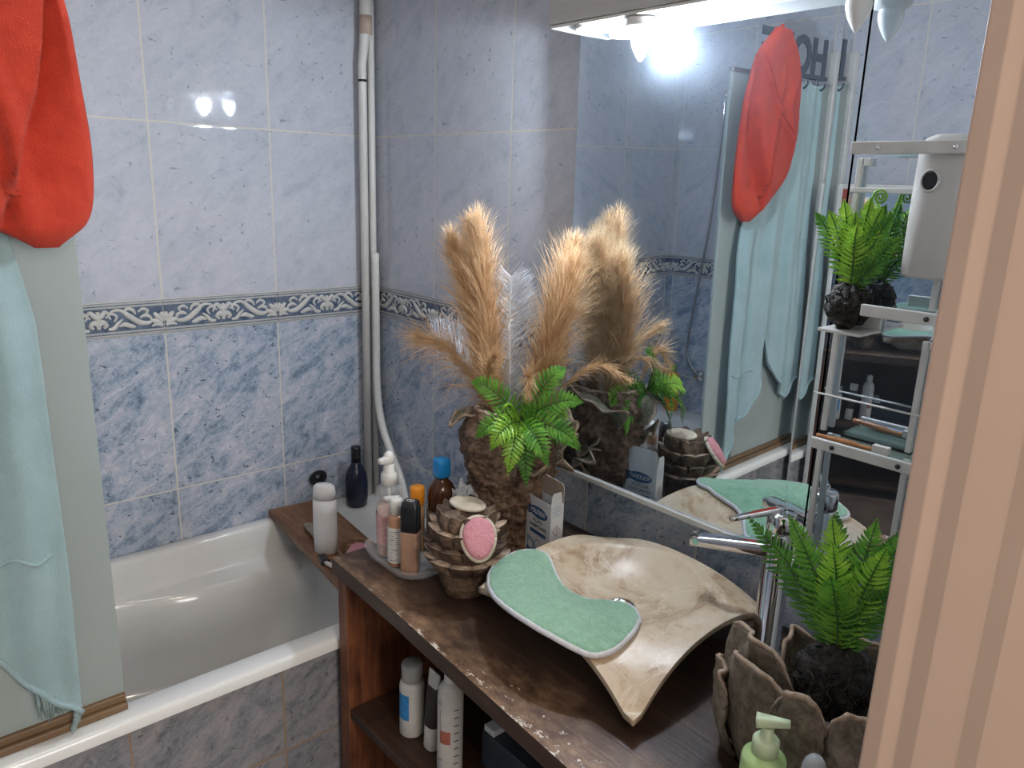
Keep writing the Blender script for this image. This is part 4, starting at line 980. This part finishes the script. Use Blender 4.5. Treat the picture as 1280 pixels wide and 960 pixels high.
for a_ in [(1.652,-.350,246,.165,.196,.3), (1.680,-.398,250,.160,.182,2.2), (1.622,-.375,218,.085,.140,4.0,.014,.012), (1.756,-.425,258,.086,.196,1.1,.020,.012,.018), (1.822,-.412,296,.080,.200,5.2), (1.676,-.268,160,.10,.165,.9), (1.735,-.232,95,.12,.170,2.6), (1.812,-.268,40,.11,.165,6.1), (1.836,-.345,355,.11,.18,3.3)]:
    leaf_sheet(*a_)
F2 = V((1.752,-.332,.932))
f2 = thing('artificial_fern', 'bushy upright fern with black root ball sitting in the planter', 'fern', F2 - V((0,0,.06)))
root_ball(f2, F2, .050, 21, 1.12)
B2 = F2 + V((0,0,.045))
for k, (tx, ty, tz, mm, W) in enumerate([(-.172,.0,.165,'fern_dark',.034),(-.105,.03,.150,'fern',.032),(-.095,-.02,.205,'fern',.034),(-.045,.01,.215,'fern_light',.034),(-.02,-.03,.19,'fern_light',.034),(.015,.02,.230,'fern',.034),(.045,-.01,.205,'fern_light',.032),(.06,.03,.235,'fern',.032),(.08,.0,.17,'fern_dark',.032),(-.06,.06,.20,'fern_dark',.032),(.03,.06,.20,'fern_dark',.032),(-.005,-.055,.150,'fern',.034),(.095,.05,.19,'fern',.030),(-.12,-.02,.15,'fern_dark',.030)]):
    tx, ty, tz = tx*.92, ty*.92, tz*.84; T = B2 + V((tx,ty,tz)); frond(f2, [B2 + V((tx*.08,ty*.08,-.012)), B2 + V((tx*.32,ty*.32,tz*.38)), B2 + V((tx*.68,ty*.68,tz*.74)), T], V((.35 - tx*1.5, -.85, .15)), W*1.1, 22, M[mm], 40+k, .10, lw=.55)
F3 = V((1.577,-.077,1.4085))
f3 = thing('artificial_fern', 'small bright fern with black root ball on the middle glass shelf', 'fern', F3 - V((0,0,.036)))
root_ball(f3, F3, .0345, 22, 1.0)
B3 = F3 + V((0,0,.028))
for k, (tx, ty, tz, mm) in enumerate([(-.070,-.012,.115,'fern'),(-.045,-.015,.118,'fern_light'),(-.022,-.018,.135,'fern_light'),(.0,-.02,.118,'fern_light'),(.018,-.012,.140,'fern_light'),(.038,-.014,.128,'fern_light'),(.055,-.012,.118,'fern'),(.072,-.010,.085,'fern'),(.062,-.022,.055,'fern_dark'),(.03,.014,.13,'fern_dark'),(-.03,.014,.12,'fern_dark'),(.01,-.03,.10,'fern_light')]):
    T = B3 + V((tx,ty,tz)); frond(f3, [B3 + V((tx*.08,ty*.1,-.01)), B3 + V((tx*.35,ty*.4,tz*.4)), B3 + V((tx*.7,ty*.8,tz*.78)), T], V((.4 - tx*2, -.85, .2)), .026, 18, M[mm], 70+k, .12, lw=.55)
g = G(); sp = []
for k in range(44):
    a = k/44*PI*4.2; r = .0115*(1-k/50); sp.append(V((1.606,-.085,1.578)) + V((r*math.cos(-a+PI), 0, r*math.sin(-a+PI))))
g.tube([B3, B3.lerp(sp[0], .5)+V((-.004,0,.01))] + sp, .0018, 6); g.build('young_shoot', M['fern_light'], f3)

# ------------------------------------------------------------------ other things on the worktop
px = thing('tablet_carton', 'open white and blue carton of denture tablets beside the vase', 'carton', (1.03,-.20,.7655))
X0, X1, Y0, Y1, ZB, ZT = .984, 1.076, -.216, -.183, CT, .922
g = G()
for a in (((X0,Y0,ZB),(X1,Y0+.0008,ZT)), ((X0,Y1-.0008,ZB),(X1,Y1,ZT)), ((X0,Y0+.0008,ZB),(X0+.0008,Y1-.0008,ZT)), ((X1-.0008,Y0+.0008,ZB),(X1,Y1-.0008,ZT)), ((X0+.0008,Y0+.0008,ZB),(X1-.0008,Y1-.0008,ZB+.001))): g.box(*a)
bx = g.build('carton_body', M['carton'], px)
g = G(); g.box((X0+.001,Y0+.001,ZB+.05), (X1-.001,Y1-.001,ZB+.052)); g.build('carton_inside', M['kraft'], px)
g = G(); g.loft([[V((x, Y1-.0015, z)), V((x2, Y1-.0015, z)), V((x2, Y1-.0007, z)), V((x, Y1-.0007, z))] for x, x2, z in ((X0,X1,ZT),(X0,X1,ZT+.030),(X0+.003,X1-.003,ZT+.040),(X0+.008,X1-.008,ZT+.043))], smooth=False)
lid = g.build('lid_flap', [M['kraft']], px); tag(lid, 'brown inner side of the raised lid')
g = G(); g.loft([[V((x, Y1-.0006, z)), V((x2, Y1-.0006, z)), V((x2, Y1, z)), V((x, Y1, z))] for x, x2, z in ((X0,X1,ZT),(X0,X1,ZT+.030),(X0+.003,X1-.003,ZT+.040),(X0+.008,X1-.008,ZT+.043))], smooth=False); g.build('lid_face', M['carton'], lid)
g = G(); g.loft([[V((X1-.0008, y, z)), V((X1-.0008, y2, z)), V((X1, y2, z)), V((X1, y, z))] for y, y2, z in ((Y0,Y1-.004,ZT),(Y0+.001,Y1-.006,ZT+.020),(Y0+.006,Y1-.008,ZT+.027))], smooth=False)
g.build('side_flap', M['carton'], px)
g = G(); g.loft([[V((X0, y, z)), V((X0, y2, z)), V((X0+.0008, y2, z)), V((X0+.0008, y, z))] for y, y2, z in ((Y0,Y1-.004,ZT),(Y0+.001,Y1-.006,ZT+.020),(Y0+.006,Y1-.008,ZT+.026))], smooth=False)
g.build('side_flap', M['carton'], px)
def carton_print(y, r, words, xo):
    n = V(r).cross(V((0,0,1))); g = G()
    def P(a, b, d=.0004): return V((xo,y,0)) + V(r)*a + V((0,0,b)) + n*d
    oval = [(-.034 + .0, .118)] 
    pts = [( .034*math.cos(t), .124 + .0135*math.sin(t)) for t in [2*PI*i/40 for i in range(40)]]
    def poly(pts, mi, d=.0004): g.add([P(a, b + ZB, d) for a, b in pts], [tuple(range(len(pts)))], mi, False)
    poly(pts, 0, .0003); poly([(.020,.131),(.0385,.138),(.0385,.111),(.020,.117)] if n.y > 0 else [(-.0385,.138),(-.020,.131),(-.020,.117),(-.0385,.111)], 0, .0003)
    text_geo(g, 'POLIDENT', .015, P(0,.124+ZB,.0004), r, (0,0,1), 2, .0003, width=.056)
    text_geo(g, words[0], .0125, P(-.002,.103+ZB,.0002), r, (0,0,1), 1, .0003)
    text_geo(g, words[1], .0115, P(0,.090+ZB,.0002), r, (0,0,1), 1, .0003, width=.062)
    poly([( a, b+.076) for a, b in rrect(.060,.009,.004,4)], 0, .0003)
    # blue lower field with pale tablets
    poly([(-.0395,.002),(.0395,.002),(.0395,.052),(.015,.046),(-.01,.052),(-.0395,.062)] if n.y < 0 else [(-.0395,.002),(.0395,.002),(.0395,.030),(-.0395,.022)], 3, .00025)
    if n.y < 0:
        poly([(-.0395,.002),(.0395,.002),(.0395,.020),(-.0395,.034)], 0, .0003)
        for cx_, cy_, r_ in ((-.027,.040,.0105),(.002,.048,.0125),(.026,.034,.010)):
            poly(ellipse(r_, r_, 24, cx_, cy_), 3, .00035); poly(ellipse(r_*.82, r_*.82, 24, cx_, cy_), 2, .0004)
    t = g.build('print', [M['ink_blue'], M['ink_dark'], M['carton'], M['ink_pale']], bx); return t
carton_print(Y0, (1,0,0), ('AÇÃO','DESINFETANTE'), (X0+X1)/2)
carton_print(Y1, (-1,0,0), ('ACCIÓN','DESINFECTANTE'), (X0+X1)/2)
g = G(); 
def SP(a, b, d=.0004): return V((X1+d, (Y0+Y1)/2 + a, ZB+b))
dm = [(0,-.013),(.011,0),(0,.013),(-.011,0)]; di = [(a*.84,b*.84) for a,b in dm]
g.add([SP(a,b+.096,.0003) for a,b in dm], [(0,1,2,3)], 0, False); g.add([SP(a,b+.096,.0005) for a,b in di], [(0,1,2,3)], 1, False)
text_geo(g, '!', .016, SP(0,.096,.0006), (0,1,0), (0,0,1), 2, .0003)
for k in range(5): g.add([SP(-.013,.150-k*.005,.0004), SP(.008+.004*(k%2),.150-k*.005,.0004), SP(.008+.004*(k%2),.1513-k*.005,.0004), SP(-.013,.1513-k*.005,.0004)], [(0,1,2,3)], 3, False)
for k in range(4): g.add([SP(-.013,.070-k*.006,.0004), SP(.010-.003*(k%2),.070-k*.006,.0004), SP(.010-.003*(k%2),.0715-k*.006,.0004), SP(-.013,.0715-k*.006,.0004)], [(0,1,2,3)], 3, False)
g.build('print', [M['ink_red'], M['carton'], M['ink_dark'], M['ink_pale']], bx)

px.rotation_euler.z = math.radians(-8)
# green cloth over the basin edge
OUT = [(1.144,-.447),(1.104,-.412),(1.092,-.378),(1.098,-.340),(1.118,-.314),(1.150,-.306),(1.187,-.318),(1.217,-.325),(1.244,-.314),(1.266,-.290),(1.285,-.264),(1.306,-.247),(1.338,-.252),(1.374,-.286),(1.405,-.329),(1.427,-.365),(1.436,-.400),(1.437,-.432),(1.424,-.462),(1.396,-.478),(1.360,-.489),(1.320,-.496),(1.262,-.494),(1.200,-.476)]
ol = [(p.x, p.y) for p in bez([V((a,b,0)) for a,b in OUT + OUT[:1]], 6)[:-1]]
SK = [V((1.145,-.375)),V((1.215,-.405)),V((1.30,-.40)),V((1.36,-.385))]
def skel(p):
    best = None
    for a, b in zip(SK, SK[1:]):
        t = max(0, min(1, (p-a).dot(b-a)/(b-a).length_squared)); q = a.lerp(b, t); d = (p-q).length
        if best is None or d < best[0]: best = (d, q)
    return best[1]
def cz(x, y):
    w = [bz(x+dx, y+dy) for dx, dy in ((0,0),(.018,0),(-.018,0),(0,.018),(0,-.018),(.012,.012),(-.012,-.012),(.012,-.012),(-.012,.012))]
    return max(sum(w)/len(w), bz(x, y)) + .0045
tw_ = thing('face_cloth', 'green terry cloth with white edge draped over the washbasin', 'cloth', (1.26,-.40,.82))
g = G(); loops = []
sk = [skel(V(p)) for p in ol]
def crow(k, dz, bulge=0.):
    L = []
    for (x, y), q in zip(ol, sk):
        a, b = lerp(x, q.x, k), lerp(y, q.y, k)
        L.append(V((a, b, cz(a, b) + dz + bulge + (.0022*fbm((a*60, b*60, 2.)) + .0016*fbm((a*190, b*190, 5.)) if dz > 0 else 0))))
    return L
loops = [crow(.9,-.002), crow(.4,-.002), crow(.0,-.002), crow(-.012,.003), crow(.0,.008)] + [crow(k,.0095) for k in (.06,.14,.22,.3,.4,.5,.6,.7,.8,.9,.97)]
g.loft(loops, 0); g.build('terry_pad', M['green_cloth'], tw_)
g = G(); bd_ = [V((lerp(x,q.x,-.012), lerp(y,q.y,-.012), cz(lerp(x,q.x,-.012), lerp(y,q.y,-.012))+.003)) for (x,y), q in zip(ol, sk)]
g.tube(bd_ + [bd_[0]], .0052, 8); tag(g.build('edging', M['cloth_edge'], tw_), 'white edging tape')

# near end: pump bottle and a small clear bottle
gp = thing('soap_dispenser', 'pale green pump bottle in front of the coral planter', 'bottle', (1.752,-.505,.7655))
c = (1.752,-.505)
g = G(); g.lathe([(.024,0),(.0275,.004),(.0275,.128),(.026,.134),(.0165,.138),(.0155,.139)], (*c,CT), 32); g.build('body', M['mint'], gp)
g = G(); g.lathe([(.0165,0),(.0165,.018),(.014,.021),(.008,.022),(.0075,.036),(0,.036)], (*c,CT+.1395), 24)
bar(g, V((c[0]-.013,c[1]-.006,CT+.181)), V((c[0]+.022,c[1]+.012,CT+.187)), .019,.014,.009,.008); g.build('pump', mat('pale green pump', (.50,.62,.40), .35, var=((.55,.66,.45), 12, .4, .6)), gp)
sc_ = thing('travel_bottle', 'small clear round topped bottle at the foot of the planter', 'bottle', (1.825,-.50,.7655))
g = G(); g.lathe([(.014,0),(.015,.003),(.015,.150),(.014,.16),(.0115,.168),(.007,.1735),(0,.175)], (1.815,-.505,CT), 24); g.build('body', mat('frosted clear plastic', (.55,.58,.60), .15, var=((.5,.53,.56), 12, .4, .6), alpha=.6), sc_)

# dispenser on the mirror, toothbrush and comb on the lowest shelf
dp = thing('air_freshener', 'grey white automatic air freshener mounted beside the shelf fern', 'air freshener', (1.70,-.08,1.465))
cx_ = 1.700
def dl(w, d, z, yc=-.0785): return [V((cx_+a, yc+b, z)) for a, b in rrect(w, d, min(w,d)*.40, 8)]
g = G(); g.loft([dl(.082,.066,1.4655),dl(.090,.073,1.470),dl(.092,.075,1.56),dl(.091,.074,1.640),dl(.088,.071,1.652),dl(.078,.062,1.661),dl(.055,.042,1.6665),dl(.02,.016,1.668)]); g.build('housing', M['dispenser'], dp)
o = V((1.6855,-.1155,1.603)); nn = V((-.10,-.99,.0)).normalized(); r, u, n = frame(nn)
g = G(); g.tube([o + r*.0125*math.cos(2*PI*i/32) + u*.0145*math.sin(2*PI*i/32) for i in range(33)], .0022, 8); g.build('nozzle_rim', M['dispenser'], dp)
g = G(); g.add([o + n*.0008 + r*.0115*math.cos(2*PI*i/32) + u*.0135*math.sin(2*PI*i/32) for i in range(32)] , [tuple(range(32))]); g.loft([[o + n*dd + r*.0115*kk*math.cos(2*PI*i/32) + u*.0135*kk*math.sin(2*PI*i/32) for i in range(32)] for dd, kk in ((-.004,1.),(.0012,1.),(.0016,.8))]); tag(g.build('nozzle_opening', M['black'], dp), 'dark round spray opening')
tb = thing('toothbrush', 'orange and brown toothbrush lying on the lowest glass shelf', 'toothbrush', (1.60,-.09,1.184))
g = G(); g.tube(bez([(1.565,-.098,1.1905),(1.60,-.094,1.190),(1.63,-.090,1.189),(1.655,-.088,1.189)], 5), [.0045]*4+[.0055]*6+[.004]*6, 8); g.build('handle', mat('brown toothbrush handle', (.30,.11,.04), .3, var=((.4,.18,.07), 30, .4, .6)), tb)
g = G(); g.box((1.655,-.094,1.187), (1.680,-.082,1.198)); g.build('bristles', M['label_white'], tb)
cb = thing('hair_comb', 'blue and white comb lying in front of the toothbrush', 'comb', (1.63,-.105,1.184))
g = G(); g.box((1.585,-.114,1.1835), (1.655,-.104,1.1885)); g.build('comb_back', mat('pale blue comb', (.20,.30,.42), .35, var=((.3,.4,.5), 20, .4, .6)), cb, bevel=.001)

# ------------------------------------------------------------------ bottles on the vanity shelf
SZ = .4005
b1 = thing('powder_bottle', 'white bottle with blue label on the vanity shelf', 'bottle', (.925,-.475,SZ)); c = (.925,-.475)
g = G(); g.lathe([(.025,0),(.0275,.003),(.0275,.118),(.0265,.126),(.022,.132)], (*c,SZ), 32); g.build('body', M['label_white'], b1)
g = G(); g.lathe([(.0225,0),(.0235,.002),(.0235,.036),(.0215,.040),(0,.040)], (*c,SZ+.1325), 28); g.build('cap', mat('translucent grey cap', (.45,.45,.44), .2, var=((.40,.40,.39), 10, .4, .6), alpha=.85), b1)
g = G(); g.grid(lambda a, b: V((c[0]+.0279*math.cos(-2.0+a*1.15), c[1]+.0279*math.sin(-2.0+a*1.15), SZ+.045+b*.062)), 16, 1); tag(g.build('label', M['label_blue'], b1), 'bright blue label')
b2 = thing('cream_tube', 'slim white tube with dark panel between the two shelf bottles', 'tube', (.995,-.465,SZ)); 
g = G(); mt2 = Matrix.Translation((.993,-.47,SZ)) @ Matrix.Rotation(.05, 4, 'Y')
g.loft([[mt2 @ V((a*1., b, z)) for a, b in rrect(w, d, min(w,d)*.45, 5)] for w, d, z in ((.034,.030,.001),(.036,.032,.004),(.036,.032,.055),(.0362,.030,.060),(.037,.020,.13),(.038,.005,.180),(.038,.004,.190))]); g.build('body', M['label_white'], b2)
g = G(); g.loft([[mt2 @ V((a, b - .0004, z)) for a, b in rrect(w, d, min(w,d)*.45, 5)] for w, d, z in ((.0367,.0311,.060),(.0373,.0214,.13),(.0382,.0105,.158))], cap=(False,False)); tag(g.build('panel_print', mat('dark brown print', (.035,.028,.025), .5, var=((.05,.04,.036), 20, .4, .6)), b2), 'dark printed panel')
b3 = thing('spray_bottle', 'tall white spray bottle with brown square on the vanity shelf', 'bottle', (1.068,-.478,SZ)); c = (1.068,-.478)
g = G(); g.lathe([(.0245,0),(.0265,.003),(.0265,.178),(.025,.192),(.019,.203),(.012,.208)], (*c,SZ), 32); g.build('body', M['label_white'], b3)
g = G(); g.lathe([(.0125,0),(.0135,.002),(.0135,.030),(.011,.034),(0,.034)], (*c,SZ+.2085), 20); g.build('cap', M['white_plastic'], b3)
def arc(g, a0, a1, z0, z1, r, mi): g.grid(lambda a, b: V((c[0]+r*math.cos(lerp(a0,a1,a)), c[1]+r*math.sin(lerp(a0,a1,a)), SZ+lerp(z0,z1,b))), 12, 1, mi)
g = G(); arc(g,-1.50,-.62,.078,.108,.0268,0); arc(g,-1.52,-1.48,.078,.155,.0268,1)
for k in range(8): arc(g,-.35,.05+.02*(k%3),.030+k*.018,.0325+k*.018,.0268,1)
for k in range(4): arc(g,-1.75+.12*k,-1.68+.12*k,.036,.040,.0268,1)
g.tube([V((c[0]+.0269*math.cos(-1.52+.14*math.cos(t)), c[1]+.0269*math.sin(-1.52+.14*math.cos(t)), SZ+.172+.005*math.sin(t)-.002*abs(math.cos(t)))) for t in [2*PI*i/20 for i in range(21)]], .0004, 4, 1)
g.build('label', [M['ink_red'], M['ink_dark']], b3)
kb = thing('storage_box', 'dark box standing deep in the vanity shelf', 'box', (1.20,-.33,SZ))
g = G(); g.box((1.10,-.42,SZ), (1.34,-.26,SZ+.085)); g.build('box_body', M['ink_dark'], kb, bevel=.002)
g = G(); g.box((1.105,-.418,SZ+.086), (1.136,-.30,SZ+.100)); g.build('box_lid', M['carton'], thing('paper_carton', 'flat white carton lying on the dark box in the vanity', 'carton', (1.12,-.36,SZ+.086)), bevel=.001)
# ------------------------------------------------------------------ camera, light, view
cam = bpy.data.cameras.new('camera'); co = bpy.data.objects.new('camera', cam); C.objects.link(co)
fwd = V((-0.72496856, 0.64126114, -0.25140551)); rt = V((0.65581953, 0.75421295, 0.0326123)); upv = V((-0.2105263, 0.14123375, 0.96733226))
m = Matrix((rt, upv, -fwd)).transposed().to_4x4(); m.translation = (2.14319, -1.29181, 1.57883); co.matrix_world = m
cam.sensor_fit = 'HORIZONTAL'; cam.sensor_width = 36.; cam.lens = 36*960.44/1280; cam.clip_start = .02; cam.clip_end = 50
SC.camera = co
def lamp(name, kind, loc, energy, col, rot=(0,0,0), **k):
    l = bpy.data.lights.new(name, kind); l.energy = energy; l.color = col
    for a, b in k.items(): setattr(l, a, b)
    o = bpy.data.objects.new(name, l); C.objects.link(o); o.location = loc; o.rotation_euler = rot; return o
# unseen light added in the hall for the warm glow through the door
lamp('unseen_hall_light', 'AREA', (2.95,-1.15,2.30), 15, (1.,.82,.66), (0,0,0), shape='DISK', size=.45)
# added fill light under the bathroom ceiling, weaker than the mirror bulb
lamp('ceiling_fill', 'AREA', (.95,-1.0,2.43), 2.2, (1.,.95,.88), (0,0,0), shape='DISK', size=.40)
# made-up fill panel out in the hall, brightening the room straight through the doorway
lamp('doorway_fill', 'AREA', (4.3,-.95,1.75), 30, (1.,.96,.92), (0,PI/2,0), shape='RECTANGLE', size=1.1, size_y=1.0)
w = bpy.data.worlds.new('world'); SC.world = w; w.use_nodes = True
bg = w.node_tree.nodes['Background']; bg.inputs[0].default_value = (1.,.92,.84,1); bg.inputs[1].default_value = .5
SC.view_settings.view_transform = 'Standard'; SC.view_settings.look = 'None'; SC.view_settings.gamma = 1; SC.view_settings.use_curve_mapping = False
SC.view_settings.exposure = .42
try:
    SC.cycles.use_denoising = True; SC.cycles.denoiser = 'OPENIMAGEDENOISE'
    SC.cycles.max_bounces = 14; SC.cycles.diffuse_bounces = 6; SC.cycles.glossy_bounces = 8; SC.cycles.transparent_max_bounces = 24; SC.cycles.caustics_reflective = True
    SC.cycles.sample_clamp_indirect = 40.
except Exception: pass
